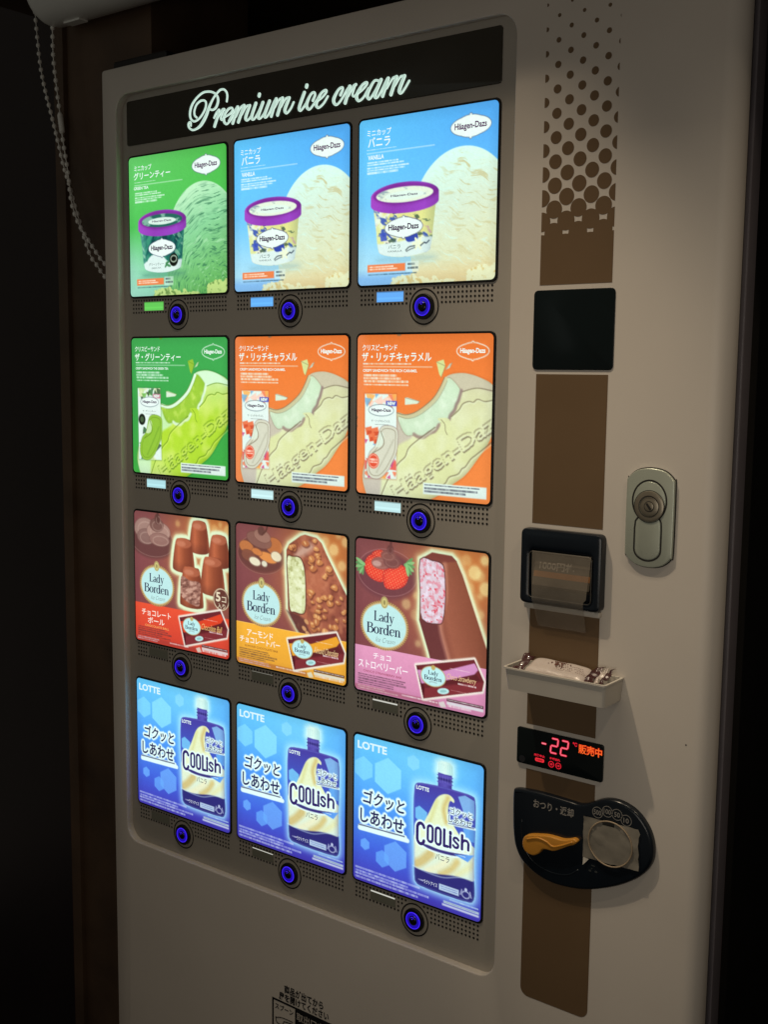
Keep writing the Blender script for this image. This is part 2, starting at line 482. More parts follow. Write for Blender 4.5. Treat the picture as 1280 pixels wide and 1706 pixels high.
class Art:
    """One printed sheet: inks on a fine grid (u across, v down, both 0..1) and crisp lettering on top."""
    def __init__(s, top, mid=None, bottom=None):
        g = np.linspace(0, 1, NG)
        s.U, s.V = np.meshgrid(g, g)
        s.aa = 1.3 / NG
        s.im = np.zeros((NG, NG, 3))
        s.txt = []
        mid, bottom = mid or top, bottom or mid or top
        s.grad([(0, top), (0.5, mid), (1, bottom)])
    def grad(s, stops, mask=None, axis='v', lo=0.0, hi=1.0):
        t = (((s.V if axis == 'v' else s.U) if isinstance(axis, str) else s.U * axis[0] + s.V * axis[1]) - lo) / (hi - lo)
        x = [a for a, _ in stops]
        c = np.stack([np.interp(t, x, [k[i] for _, k in stops]) for i in range(3)], -1)
        s.blend(np.ones_like(s.U) if mask is None else mask, c)
        return s
    def blend(s, m, c, a=1.0):
        m = np.clip(m * a, 0, 1)[..., None]
        s.im = s.im * (1 - m) + np.asarray(c, float) * m
        return s
    def mk(s, d, soft=None):
        return np.clip(0.5 - d / (soft or s.aa), 0, 1)
    def glow(s, d, r):
        return np.clip(1 - d / r, 0, 1) ** 2
    def seg(s, p, closed=False):
        d = np.full_like(s.U, 9.0)
        n = len(p)
        for i in range(n if closed else n - 1):
            a, b = p[i], p[(i + 1) % n]
            bx, by = b[0] - a[0], b[1] - a[1]
            t = np.clip(((s.U - a[0]) * bx + (s.V - a[1]) * by) / (bx * bx + by * by + 1e-12), 0, 1)
            d = np.minimum(d, np.hypot(s.U - a[0] - t * bx, s.V - a[1] - t * by))
        return d
    def poly(s, p, sm=0):
        if sm:
            p = smooth_pts(p, sm, True)
        d = s.seg(p, True)
        ins = np.zeros(s.U.shape, bool)
        n = len(p)
        for i in range(n):
            a, b = p[i], p[(i + 1) % n]
            if a[1] == b[1]:
                continue
            c = (a[1] > s.V) != (b[1] > s.V)
            ins ^= c & (s.U < (b[0] - a[0]) * (s.V - a[1]) / (b[1] - a[1]) + a[0])
        return np.where(ins, -d, d)
    def ell(s, cx, cy, rx, ry, rot=0.0):
        c, n = math.cos(rot), math.sin(rot)
        x, y = (s.U - cx) * c + (s.V - cy) * n, -(s.U - cx) * n + (s.V - cy) * c
        k = np.hypot(x / rx, y / ry)
        g = np.hypot(x / rx ** 2, y / ry ** 2) + 1e-9
        return np.where(k < 1e-3, -min(rx, ry), k * (k - 1) / g)
    def line(s, p, w, sm=0):
        return s.seg(smooth_pts(p, sm) if sm else p) - w / 2
    def rect(s, u0, v0, u1, v1):
        return np.maximum(np.maximum(u0 - s.U, s.U - u1), np.maximum(v0 - s.V, s.V - v1))
    def fill(s, d, c, a=1.0, soft=None):
        return s.blend(s.mk(d, soft), c, a)
    def fine(s, u0, v0, u1, v1, rows, c, a=0.85, seed=1, fillr=0.62, ragged=True):
        """print too small to read: rows of tiny specks"""
        rs = np.random.RandomState(seed)
        h = (v1 - v0) / rows
        for r in range(rows):
            e = u1 - (u1 - u0) * (rs.rand() * 0.35 if ragged else 0)
            y0 = v0 + r * h
            m = (s.V > y0) & (s.V < y0 + h * 0.66) & (s.U > u0) & (s.U < e)
            k = ((s.U - u0) / 0.0125).astype(int) % 97
            on = (rs.rand(97) * 0.55 + 0.45)[k]
            s.blend(m.astype(float), c, a * on)
        return s
    # lettering
    def T(s, body, box, c, bold=0.02, shear=0.0):
        if ord(body[0]) > 0x2000:                 # kana and kanji: weight from shifted copies, their outlines stay intact
            p, f = glyphs(body, 0.0, shear)
            p = fit(p, box)
            n = len(body)
            k = bold * 0.42 * (box[2] - box[0]) / n
            for dx, dy in ((-k, 0), (k, 0), (0, -k), (0, k)) if bold > 0.005 else ((0, 0),):
                s.txt.append((p + np.array((dx, dy)), f, c))
            return s
        p, f = glyphs(body, bold, shear)
        s.txt.append((fit(p, box), f, c))
        return s
    def serif(s, word, box, c):
        p, f = didone(word)
        s.txt.append((fit(p, box), f, c))
        return s
    def tmask(s, body, o, ang, w, h, bold=0.02, shear=0.0):
        """coverage of a line of text laid from point o along an angle (used for embossing and outlines)"""
        p, f = glyphs(body, bold, shear)
        lo, hi = p.min(0), p.max(0)
        q = (p - lo) / (hi - lo) * np.array([w, h])
        ca, sa = math.cos(ang), math.sin(ang)
        x = o[0] + q[:, 0] * ca + q[:, 1] * sa
        y = o[1] + q[:, 0] * sa - q[:, 1] * ca
        m = np.zeros_like(s.U)
        for t in f:
            X, Y = x[list(t)], y[list(t)]
            i0, i1 = int(max(0, math.floor(X.min() * (NG - 1)))), int(min(NG - 1, math.ceil(X.max() * (NG - 1))))
            j0, j1 = int(max(0, math.floor(Y.min() * (NG - 1)))), int(min(NG - 1, math.ceil(Y.max() * (NG - 1))))
            if i1 < i0 or j1 < j0:
                continue
            U, V = s.U[j0:j1 + 1, i0:i1 + 1], s.V[j0:j1 + 1, i0:i1 + 1]
            e = []
            for k in range(3):
                ax, ay, bx, by = X[k], Y[k], X[(k + 1) % 3], Y[(k + 1) % 3]
                e.append((bx - ax) * (V - ay) - (by - ay) * (U - ax))
            e = np.array(e)
            ins = (e >= -1e-7).all(0) | (e <= 1e-7).all(0)
            m[j0:j1 + 1, i0:i1 + 1] = np.maximum(m[j0:j1 + 1, i0:i1 + 1], ins)
        return m
    def grow(s, m, r):
        n = max(1, int(round(r * NG)))
        out = m.copy()
        for dy in range(-n, n + 1):
            for dx in range(-n, n + 1):
                if dx * dx + dy * dy <= n * n + 0.5:
                    out = np.maximum(out, np.roll(np.roll(m, dy, 0), dx, 1))
        return s.blur(out)
    def blur(s, m, n=1):
        for _ in range(n):
            m = (m + np.roll(m, 1, 0) + np.roll(m, -1, 0) + np.roll(m, 1, 1) + np.roll(m, -1, 1)) / 5
        return m

def brand_oval(A, cx, cy, rx, ry, filled=True, line=(70, 60, 80), ink=(96, 38, 92), white=(236, 255, 246), word=None, bold=0.025):
    """the oval name badge with small points above and below"""
    d = np.minimum(A.ell(cx, cy, rx, ry * 0.93), A.ell(cx, cy, rx * 0.78, ry * 1.02))
    d = np.minimum(d, np.minimum(A.ell(cx, cy - ry, rx * 0.07, ry * 0.16), A.ell(cx, cy + ry, rx * 0.07, ry * 0.16)))
    if filled:
        A.fill(d, white)
        A.fill(np.abs(d) - 0.0018, line, 0.8)
    else:
        A.fill(np.abs(d) - 0.0026, white, 0.95)
    w = word or 0.79
    A.T('Häagen-Dazs', (cx - rx * w, cy - ry * 0.36, cx + rx * w, cy + ry * 0.42), ink, bold)

def ice_cup_sheet(green):
    if green:
        A = Art((92, 204, 92), (76, 196, 84), (148, 218, 190))
        A.grad([(0, (112, 210, 120)), (1, (72, 180, 70))], np.clip(1 - s_v(A) * 1.5, 0, 1) * 0.6, 'u')
        A.blend(np.clip(1 - A.U / 0.4, 0, 1) * np.clip((A.V - 0.5) / 0.3, 0, 1), (168, 226, 206), 0.7)
        hi, midc, lo, deep = (196, 244, 200), (142, 216, 158), (104, 184, 96), (54, 118, 84)
    else:
        A = Art((96, 190, 255), (116, 202, 252), (190, 236, 248))
        A.grad([(0, (100, 206, 255)), (1, (78, 164, 240))], np.clip(1 - A.V * 1.3, 0, 1) * 0.75, 'u')
        A.blend(np.clip((A.V - 0.9) / 0.06, 0, 1) * (A.U < 0.5), (126, 186, 246), 0.8)
        hi, midc, lo, deep = (214, 255, 242), (218, 240, 216), (226, 226, 178), (196, 178, 112)
    # the scoop
    sc = np.minimum(A.ell(0.765, 0.66, 0.365, 0.43), A.rect(0.52, 0.66, 1.1, 1.1))
    sc = np.minimum(sc, A.ell(0.72, 0.80, 0.32, 0.40))
    m = A.mk(sc)
    A.grad([(0, hi), (0.4, midc), (1, lo)], m, (0.35, 0.9), 0.45, 1.15)
    q = A.U * 0.94 + A.V * 0.34
    r = -A.U * 0.34 + A.V * 0.94
    if green:
        q = np.arctan2(A.V - 1.05, A.U - 0.95) * 0.35
        r = np.hypot(A.V - 1.05, A.U - 0.95)
    curve = r + 0.010 * np.sin(q * 40)
    n1 = vnoise(q + 3, curve + 2, 21 if green else 15, 88 if green else 70, 5, 2)
    n2 = vnoise(q + 1, curve + 5, 24, 96, 9, 2)
    wr = np.clip((n1 - 0.66) * 9, 0, 1) * np.clip(-sc / 0.05, 0, 1)
    if not green:
        wr *= np.clip((A.U - 0.55) / 0.2, 0, 1) * np.clip(1.35 - A.V * 1.2, 0, 1)
    A.blend(m * wr, deep, 0.65 if green else 0.6)
    A.blend(m * np.clip((n2 - 0.60) * 5, 0, 1) * (0.9 if green else 0.30), deep, 0.32)
    A.blend(m * np.clip((0.32 - n1) * 7, 0, 1), hi, 0.45)
    if not green:
        A.blend(m * np.clip((A.V - 0.86) / 0.12, 0, 1), (230, 208, 150), 0.75)
    A.fill(np.abs(sc + 0.004) - 0.003, hi, 0.7 * np.clip(1.1 - A.V, 0, 1), 0.01)
    # crumbs of ice at the foot
    for cx, cy, rx, ry, sd in ((0.40, 1.0, 0.15, 0.055, 3), (0.94, 0.98, 0.13, 0.075, 4), (0.62, 1.01, 0.13, 0.035, 6)):
        d = A.ell(cx, cy, rx, ry) + (vnoise(A.U, A.V, 26, 26, sd) - 0.5) * 0.06
        A.fill(d, (206, 232, 140) if green else (236, 244, 200), 0.9)
        nn = vnoise(A.U, A.V, 44, 44, sd + 8)
        A.blend(A.mk(d) * np.clip((nn - 0.55) * 6, 0, 1), (86, 128, 60) if green else (214, 186, 110), 0.7)
    # the cup
    body = smooth_pts([(0.114, 0.535), (0.135, 0.66), (0.152, 0.775), (0.19, 0.818), (0.35, 0.838), (0.515, 0.818), (0.55, 0.775), (0.565, 0.66), (0.58, 0.535)], 6)
    bd = A.poly(body)
    bm = A.mk(bd)
    A.fill(A.ell(0.36, 0.85, 0.23, 0.03), (60, 120, 110) if green else (130, 176, 190), 0.35, 0.05)
    if green:
        A.blend(bm, (30, 108, 96))
        nn = vnoise(A.U * 0.8 + A.V * 0.5, A.V * 0.7 - A.U * 0.8 + 2, 34, 9, 21)
        A.blend(bm * np.clip((nn - 0.5) * 7, 0, 1), (66, 156, 124), 0.85)
        A.blend(bm * np.clip((0.44 - nn) * 7, 0, 1), (10, 60, 66), 0.85)
        nn = vnoise(A.U * 0.7 - A.V * 0.7 + 2, A.V + A.U * 0.6, 30, 11, 26)
        A.blend(bm * np.clip((nn - 0.62) * 8, 0, 1), (150, 206, 170), 0.7)
        edge = 0.735 + 0.03 * np.sin(A.U * 17) + (vnoise(A.U, A.V, 22, 3, 5) - 0.5) * 0.05
    else:
        A.blend(bm, (228, 232, 148))
        nn = vnoise(A.U * 0.8 + A.V * 0.5, A.V * 0.8 - A.U * 0.7 + 2, 22, 12, 21)
        A.blend(bm * np.clip((nn - 0.54) * 8, 0, 1), (238, 250, 226), 0.9)
        nn = vnoise(A.U * 0.6 - A.V * 0.8 + 2, A.V * 0.7 + A.U * 0.7, 26, 13, 31)
        A.blend(bm * np.clip((nn - 0.70) * 11, 0, 1), (56, 84, 176), 0.9)
        A.blend(bm * np.clip((0.32 - nn) * 11, 0, 1), (206, 160, 176), 0.7)
        A.blend(bm * np.clip((vnoise(A.U, A.V, 18, 30, 77) - 0.68) * 14, 0, 1), (60, 88, 70), 0.8)
        edge = 0.735 + 0.012 * np.sin(A.U * 9) + 0 * A.V
    A.blend(bm * np.clip((A.V - edge) / 0.012, 0, 1), (222, 244, 238))
    if not green:
        A.fill(A.poly([(0.165, 0.69), (0.215, 0.685), (0.222, 0.735), (0.175, 0.738)]), (62, 84, 190), 0.9)
        A.fill(A.poly([(0.36, 0.715), (0.44, 0.70), (0.45, 0.74), (0.38, 0.752)], 4), (44, 66, 168), 0.95)
        for a in range(6):
            A.fill(A.ell(0.455 + 0.026 * math.cos(a * 1.05), 0.765 + 0.022 * math.sin(a * 1.05), 0.02, 0.009, a * 1.05), (240, 250, 214), 1)
        A.fill(A.line([(0.365, 0.80), (0.39, 0.782), (0.43, 0.777)], 0.007, 5), (50, 60, 66), 0.9)
        A.fill(A.line([(0.37, 0.808), (0.40, 0.796), (0.432, 0.788)], 0.005, 5), (50, 60, 66), 0.9)
        A.fill(A.line([(0.475, 0.778), (0.50, 0.762), (0.515, 0.766), (0.535, 0.752)], 0.008, 5), (46, 58, 78), 0.9)
    else:
        A.fill(A.ell(0.468, 0.752, 0.046, 0.046), (16, 20, 16))
        A.fill(np.abs(A.ell(0.468, 0.745, 0.03, 0.022)) - 0.004, (190, 214, 190), 0.9)
        for lx, ly, la in ((0.39, 0.785, -0.9), (0.415, 0.79, 0.3), (0.405, 0.768, -0.3)):
            A.fill(A.ell(lx, ly, 0.024, 0.009, la), (60, 134, 80), 0.9)
    # round shading of the printed cup
    A.blend(bm * np.clip((A.U - 0.48) / 0.1, 0, 1), (40, 70, 84), 0.22)
    A.blend(bm * np.clip((0.19 - A.U) / 0.07, 0, 1), (210, 246, 250), 0.3)
    brand_oval(A, 0.345, 0.662, 0.142, 0.060, True, (52, 50, 96), (62, 30, 74), word=0.80, bold=0.03)
    A.T('グリーンティー' if green else 'バニラ', (0.205, 0.764, 0.365, 0.786) if green else (0.233, 0.762, 0.325, 0.787), (60, 84, 76), 0.01)
    A.T('GREEN TEA' if green else 'VANILLA', (0.235, 0.797, 0.335, 0.808) if green else (0.226, 0.796, 0.338, 0.808), (90, 104, 104), 0.0)
    lid = np.minimum(np.minimum(A.ell(0.347, 0.470, 0.253, 0.076), A.rect(0.094, 0.470, 0.600, 0.518)), A.ell(0.347, 0.518, 0.253, 0.060))
    lm = A.mk(lid)
    A.grad([(0, (170, 74, 196)), (0.35, (132, 50, 160)), (0.8, (150, 66, 190)), (1, (110, 40, 134))], lm, 'u', 0.09, 0.6)
    A.blend(lm * A.mk(-A.ell(0.347, 0.462, 0.253, 0.072), 0.02) * (A.V > 0.46), (164, 76, 208), 0.5)
    top = A.ell(0.348, 0.468, 0.212, 0.046)
    A.fill(A.ell(0.347, 0.464, 0.236, 0.060), (122, 42, 146), 0.7, 0.012)
    A.fill(top, (36, 104, 92) if green else (230, 246, 222))
    nn = vnoise(A.U, A.V, 14, 34, 41)
    A.blend(A.mk(top) * np.clip((nn - (0.52 if green else 0.64)) * 8, 0, 1), (168, 214, 190) if green else (110, 140, 160), 0.7)
    A.fill(A.ell(0.348, 0.472, 0.145, 0.025), (226, 250, 236), 0.95)
    A.T('Häagen-Dazs', (0.248, 0.463, 0.448, 0.482), (80, 60, 96), 0.02)
    # titles
    white = (238, 255, 250)
    brand_oval(A, 0.815 if not green else 0.802, 0.122, 0.139, 0.062, True, (70, 80, 110), (84, 40, 92))
    A.T('ミニカップ', (0.062, 0.062, 0.245, 0.101), white, 0.035)
    if green:
        A.T('グリーンティー', (0.055, 0.112, 0.442, 0.163), white, 0.045)
        A.T('GREEN TEA', (0.055, 0.212, 0.212, 0.234), white, 0.02)
    else:
        A.T('バニラ', (0.07, 0.108, 0.238, 0.167), white, 0.05)
        A.T('VANILLA', (0.07, 0.214, 0.192, 0.242), white, 0.03)
    A.fine(0.06, 0.178, 0.34, 0.19, 1, white, 0.7, 3)
    A.fill(A.rect(0.06, 0.200, 0.565, 0.2035), white, 0.9)
    A.fine(0.062, 0.252, 0.42, 0.332, 5, white, 0.75, 4)
    A.fill(A.rect(0.072, 0.876, 0.362, 0.922), (238, 134, 78))
    A.fine(0.085, 0.884, 0.355, 0.916, 2, (255, 236, 214), 0.9, 6)
    A.fill(A.rect(0.368, 0.868, 0.462, 0.93), (226, 248, 240), 0.55)
    A.fine(0.378, 0.876, 0.458, 0.922, 2, (70, 84, 90), 0.7, 8)
    A.fine(0.075, 0.934, 0.45, 0.944, 1, (60, 90, 110), 0.6, 9)
    return A

def s_v(A):
    return A.V

def crispy_sheet(green):
    if green:
        A = Art((66, 172, 84), (60, 166, 76), (66, 176, 70))
        shell, shade, rim, cream, cdark, line = (184, 226, 58), (150, 198, 42), (226, 250, 222), (166, 212, 66), (228, 252, 232), (96, 138, 30)
    else:
        A = Art((236, 122, 52), (240, 134, 66), (244, 140, 70))
        A.blend(np.clip(1 - A.U / 0.1, 0, 1), (252, 152, 108), 0.5)
        shell, shade, rim, cream, cdark, line = (224, 232, 174), (208, 212, 148), (212, 212, 180), (216, 240, 208), (170, 150, 140), (120, 108, 84)
    white = (236, 255, 244)
    # outline of the whole biscuit
    out = smooth_pts([(0.672, 0.262), (0.72, 0.238), (0.811, 0.233), (0.914, 0.257), (1.01, 0.31), (1.04, 0.45), (0.99, 0.62), (0.909, 0.735), (0.825, 0.835), (0.739, 0.896), (0.60, 0.99), (0.40, 1.05), (0.14, 1.05), (0.06, 0.95), (0.055, 0.84), (0.12, 0.70), (0.22, 0.60), (0.30, 0.53), (0.319, 0.488), (0.385, 0.497), (0.459, 0.480), (0.541, 0.432), (0.603, 0.380), (0.646, 0.32)], 5, True)
    A.fill(A.poly(out) - 0.006, (40, 110, 50) if green else (196, 96, 40), 0.5, 0.02)
    od = A.poly(out)
    om = A.mk(od)
    A.grad([(0, rim), (0.5, shell), (1, shell)], om, 'v', 0.22, 0.9)
    nn = vnoise(A.U + A.V * 0.5, A.V, 10, 10, 3, 3)
    A.blend(om * nn, shade, 0.30)
    n3 = vnoise(A.U + A.V, A.V - A.U + 2, 7, 7, 13, 2)
    A.blend(om * np.clip((n3 - 0.45) * 3, 0, 1), (236, 248, 150) if green else (236, 244, 208), 0.45)
    A.blend(om * np.exp(np.minimum(od, 0) / 0.025), line, 0.35)
    A.blend(om * np.clip((0.55 - A.U) / 0.5, 0, 1) * np.clip((A.V - 0.75) / 0.25, 0, 1), (236, 250, 226), 0.6)
    # outer (far) shell
    A.fill(A.poly([(0.672, 0.262), (0.72, 0.240), (0.811, 0.235), (0.914, 0.259), (1.02, 0.315), (1.02, 0.345), (0.89, 0.318), (0.787, 0.342), (0.74, 0.30)], 5), (214, 250, 214) if green else (202, 196, 168), 0.9)
    A.fill(A.line([(0.785, 0.343), (0.89, 0.319), (1.0, 0.332)], 0.006, 6), line, 0.8)
    # left cut end of the shell
    A.fill(A.poly([(0.055, 0.86), (0.12, 0.70), (0.30, 0.53), (0.34, 0.52), (0.44, 0.615), (0.30, 0.70), (0.21, 0.84), (0.18, 1.02), (0.08, 1.0)], 4), (206, 246, 214) if green else (196, 186, 178), 0.75, 0.02)
    # bitten face
    bite = smooth_pts([(0.674, 0.272), (0.712, 0.268), (0.775, 0.33), (0.768, 0.37), (0.752, 0.415), (0.71, 0.482), (0.70, 0.51), (0.635, 0.53), (0.622, 0.562), (0.587, 0.592), (0.50, 0.626), (0.443, 0.612), (0.392, 0.615), (0.352, 0.575), (0.325, 0.505), (0.385, 0.505), (0.459, 0.488), (0.541, 0.44), (0.603, 0.388), (0.646, 0.326)], 5, True)
    bdd = A.poly(bite)
    A.fill(bdd - 0.004, line, 0.5, 0.014)
    A.fill(bdd, cream)
    A.blend(A.mk(bdd) * np.exp(np.minimum(bdd, 0) / 0.03), (120, 166, 50) if green else (176, 198, 160), 0.45)
    n2 = vnoise(A.U - A.V * 0.6, A.V + A.U, 20, 14, 8, 3)
    A.blend(A.mk(bdd) * np.clip((n2 - 0.45) * 3, 0, 1), (146, 196, 56) if green else (204, 232, 196), 0.5)
    A.blend(A.mk(bdd) * np.clip((0.45 - n2) * 4, 0, 1), (214, 240, 120) if green else (232, 250, 224), 0.6)
    jag = smooth_pts([(0.785, 0.335), (0.768, 0.39), (0.752, 0.418), (0.74, 0.452), (0.712, 0.482), (0.703, 0.506)], 4)
    A.fill(A.seg(jag) - 0.011, cdark if green else (150, 128, 122), 0.85, 0.012)
    jag = smooth_pts([(0.628, 0.545), (0.60, 0.582), (0.56, 0.595), (0.52, 0.622), (0.475, 0.622), (0.445, 0.608)], 4)
    A.fill(A.seg(jag) - 0.011, cdark if green else (160, 136, 126), 0.85, 0.012)
    edge = [(0.674, 0.268), (0.646, 0.322), (0.603, 0.384), (0.541, 0.436), (0.459, 0.484), (0.385, 0.501), (0.322, 0.49)]
    A.fill(A.line(edge, 0.026, 5), (228, 254, 232) if green else (206, 204, 160), 0.95)
    A.fill(A.line([(p[0] - 0.010, p[1] - 0.010) for p in edge], 0.005, 5), line, 0.8)
    A.fill(A.line([(p[0] + 0.010, p[1] + 0.012) for p in edge], 0.004, 5), line, 0.5)
    A.fill(A.poly([(0.62, 0.505), (0.705, 0.508), (0.70, 0.60), (0.668, 0.55), (0.645, 0.53)], 3), shell, 0.9)
    A.fill(A.line([(0.645, 0.512), (0.672, 0.54), (0.676, 0.575), (0.69, 0.60)], 0.005, 4), line, 0.7)
    # moulded ridges
    r1 = [(0.20, 1.0), (0.25, 0.90), (0.324, 0.80), (0.38, 0.751), (0.407, 0.696), (0.47, 0.645), (0.60, 0.56)]
    r2 = [(0.72, 0.49), (0.77, 0.45), (0.798, 0.413), (0.84, 0.398), (0.87, 0.402), (0.90, 0.384), (0.95, 0.396), (1.0, 0.388)]
    r3 = [(0.66, 0.91), (0.685, 0.892), (0.711, 0.856), (0.772, 0.834), (0.80, 0.80), (0.824, 0.786), (0.86, 0.74), (0.891, 0.716), (0.94, 0.68), (1.0, 0.635)]
    for r in (r1, r2, r3):
        A.fill(A.line(r, 0.006, 6), line, 0.95, 0.008)
        A.fill(A.line([(p[0] + 0.007, p[1] + 0.007) for p in r], 0.006, 6), (226, 246, 120) if green else (236, 246, 210), 0.6, 0.01)
    # embossed name
    em = A.tmask('Häagen-Dazs', (0.335, 1.045), -0.585, 0.92, 0.115, 0.02)
    em = em * om
    sh = np.roll(np.roll(em, 2, 0), 1, 1)
    hi = np.roll(np.roll(em, -1, 0), -1, 1)
    A.blend(A.blur(np.clip(sh - em, 0, 1)), line, 0.95)
    A.blend(A.blur(np.clip(hi - em, 0, 1)), line, 0.75)
    A.blend(A.blur(np.clip(em - hi, 0, 1)), (232, 248, 150) if green else (240, 250, 220), 0.6)
    # flying crumbs
    for p, c in (([(0.603, 0.166), (0.655, 0.152), (0.668, 0.19), (0.64, 0.258), (0.625, 0.24)], 0), ([(0.668, 0.214), (0.70, 0.178), (0.716, 0.172), (0.70, 0.20)], 1), ([(0.374, 0.386), (0.392, 0.384), (0.485, 0.406), (0.47, 0.42), (0.374, 0.43)], 1)):
        A.fill(A.poly(p), (150, 196, 60) if (green and c == 0) else (214, 226, 150) if c == 0 else (218, 238, 214))
        A.fill(A.line([p[0], p[2], p[3]], 0.005), line, 0.5)
    # the pack
    pk = A.poly([(0.062, 0.368), (0.308, 0.366), (0.314, 0.894), (0.066, 0.90)])
    A.fill(pk - 0.004, (30, 80, 40) if green else (150, 70, 40), 0.4, 0.02)
    A.fill(pk, (226, 246, 236))
    pm = A.mk(pk)
    rs = np.random.RandomState(12)
    pal = [(120, 190, 90), (196, 226, 150), (70, 130, 80), (226, 236, 190), (60, 90, 60)] if green else [(236, 84, 70), (250, 180, 90), (206, 70, 130), (120, 180, 220), (250, 210, 190), (240, 130, 90)]
    for i in range(46):
        cx = 0.07 + rs.rand() * 0.24
        cy = (0.37 + rs.rand() * 0.075) if i < 16 else (0.66 + rs.rand() * 0.23)
        a0 = rs.rand() * 6.28
        sz = 0.018 + rs.rand() * 0.03
        t = [(cx + sz * math.cos(a0 + k * 2.1), cy + sz * math.sin(a0 + k * 2.1)) for k in range(3)]
        A.blend(pm * A.mk(A.poly(t)), pal[rs.randint(len(pal))], 0.85)
    A.fill(A.rect(0.07, 0.452, 0.308, 0.655), (230, 248, 240))
    A.fill(A.rect(0.228, 0.408, 0.312, 0.440), (200, 130, 150) if green else (74, 84, 190))
    A.T('NEW', (0.24, 0.413, 0.302, 0.435), white, 0.05)
    od2 = A.ell(0.19, 0.468, 0.098, 0.036)
    A.fill(od2, (236, 252, 246))
    A.fill(np.abs(od2) - 0.002, (80, 100, 110), 0.8)
    A.T('Häagen-Dazs', (0.115, 0.456, 0.268, 0.483), (66, 44, 80), 0.03)
    A.T('ザ・グリーンティー' if green else 'ザ・リッチキャラメル', (0.115, 0.528, 0.262, 0.545), (76, 92, 84), 0.01)
    A.fine(0.14, 0.556, 0.25, 0.566, 1, (90, 100, 96), 0.6, 21)
    if green:
        A.fill(A.ell(0.105, 0.60, 0.038, 0.042), (26, 34, 26))
        A.fill(A.ell(0.105, 0.60, 0.02, 0.022), (90, 120, 80), 0.7)
        A.fill(A.rect(0.085, 0.79, 0.16, 0.84), (190, 206, 170))
        A.fine(0.09, 0.797, 0.155, 0.832, 2, (70, 90, 60), 0.8, 22, ragged=False)
    else:
        for cx, cy, rr_ in ((0.095, 0.60, 0.03), (0.145, 0.605, 0.032), (0.12, 0.64, 0.03), (0.155, 0.655, 0.028)):
            A.fill(A.poly([(cx - rr_, cy - rr_ * .6), (cx + rr_ * .7, cy - rr_), (cx + rr_, cy + rr_ * .6), (cx - rr_ * .6, cy + rr_)]), (236, 120, 76), 0.95)
            A.fill(A.poly([(cx - rr_ * .4, cy), (cx + rr_, cy - rr_ * .1), (cx + rr_ * .8, cy + rr_ * .7), (cx - rr_ * .5, cy + rr_ * .9)]), (206, 76, 46), 0.8)
    mini = A.poly([(0.187, 0.583), (0.25, 0.563), (0.316, 0.586), (0.322, 0.66), (0.312, 0.732), (0.275, 0.80), (0.239, 0.852), (0.181, 0.897), (0.112, 0.893), (0.080, 0.838), (0.101, 0.743), (0.15, 0.69)], 5)
    A.fill(mini - 0.004, (90, 120, 40) if green else (120, 96, 96), 0.6)
    A.fill(mini, (146, 196, 60) if green else (216, 218, 196))
    A.fill(np.abs(mini + 0.018) - 0.0022, line, 0.6)
    A.fill(A.poly([(0.15, 0.70), (0.20, 0.69), (0.215, 0.63), (0.19, 0.60), (0.165, 0.66)], 3), (226, 246, 226), 0.7)
    A.fill(A.line([(0.19, 0.60), (0.215, 0.66), (0.20, 0.70), (0.13, 0.74)], 0.006, 5), line, 0.8)
    A.fill(A.line([(0.16, 0.86), (0.23, 0.75), (0.29, 0.65)], 0.012, 3), (120, 170, 50) if green else (190, 190, 168), 0.7)
    if not green:
        bd = A.ell(0.134, 0.79, 0.044, 0.048)
        A.fill(bd, (228, 88, 60))
        A.fill(np.abs(bd + 0.008) - 0.002, (250, 210, 190))
        A.fine(0.105, 0.775, 0.165, 0.81, 2, (255, 226, 206), 0.9, 23, ragged=False)
    # titles
    brand_oval(A, 0.86, 0.102, 0.112, 0.049, False, white=(240, 255, 246), ink=(240, 255, 246), word=0.78, bold=0.03)
    A.T('クリスピーサンド', (0.040, 0.060, 0.310, 0.097), white, 0.035)
    A.T('ザ・グリーンティー' if green else 'ザ・リッチキャラメル', (0.038, 0.110, 0.53 if green else 0.566, 0.165), white, 0.05)
    A.fine(0.045, 0.175, 0.46, 0.186, 1, white, 0.75, 31)
    A.fill(A.rect(0.045, 0.1955, 0.572, 0.199), white, 0.9)
    A.T('CRISPY SANDWICH THE GREEN TEA' if green else 'CRISPY SANDWICH THE RICH CARAMEL', (0.046, 0.212, 0.40 if green else 0.464, 0.230), white, 0.02)
    A.fine(0.047, 0.245, 0.42, 0.322, 4, white, 0.75, 32)
    A.fill(A.rect(0.52, 0.902, 0.975, 0.972), (226, 246, 236))
    A.fine(0.53, 0.908, 0.965, 0.966, 3, (70, 74, 90), 0.7, 33)
    return A

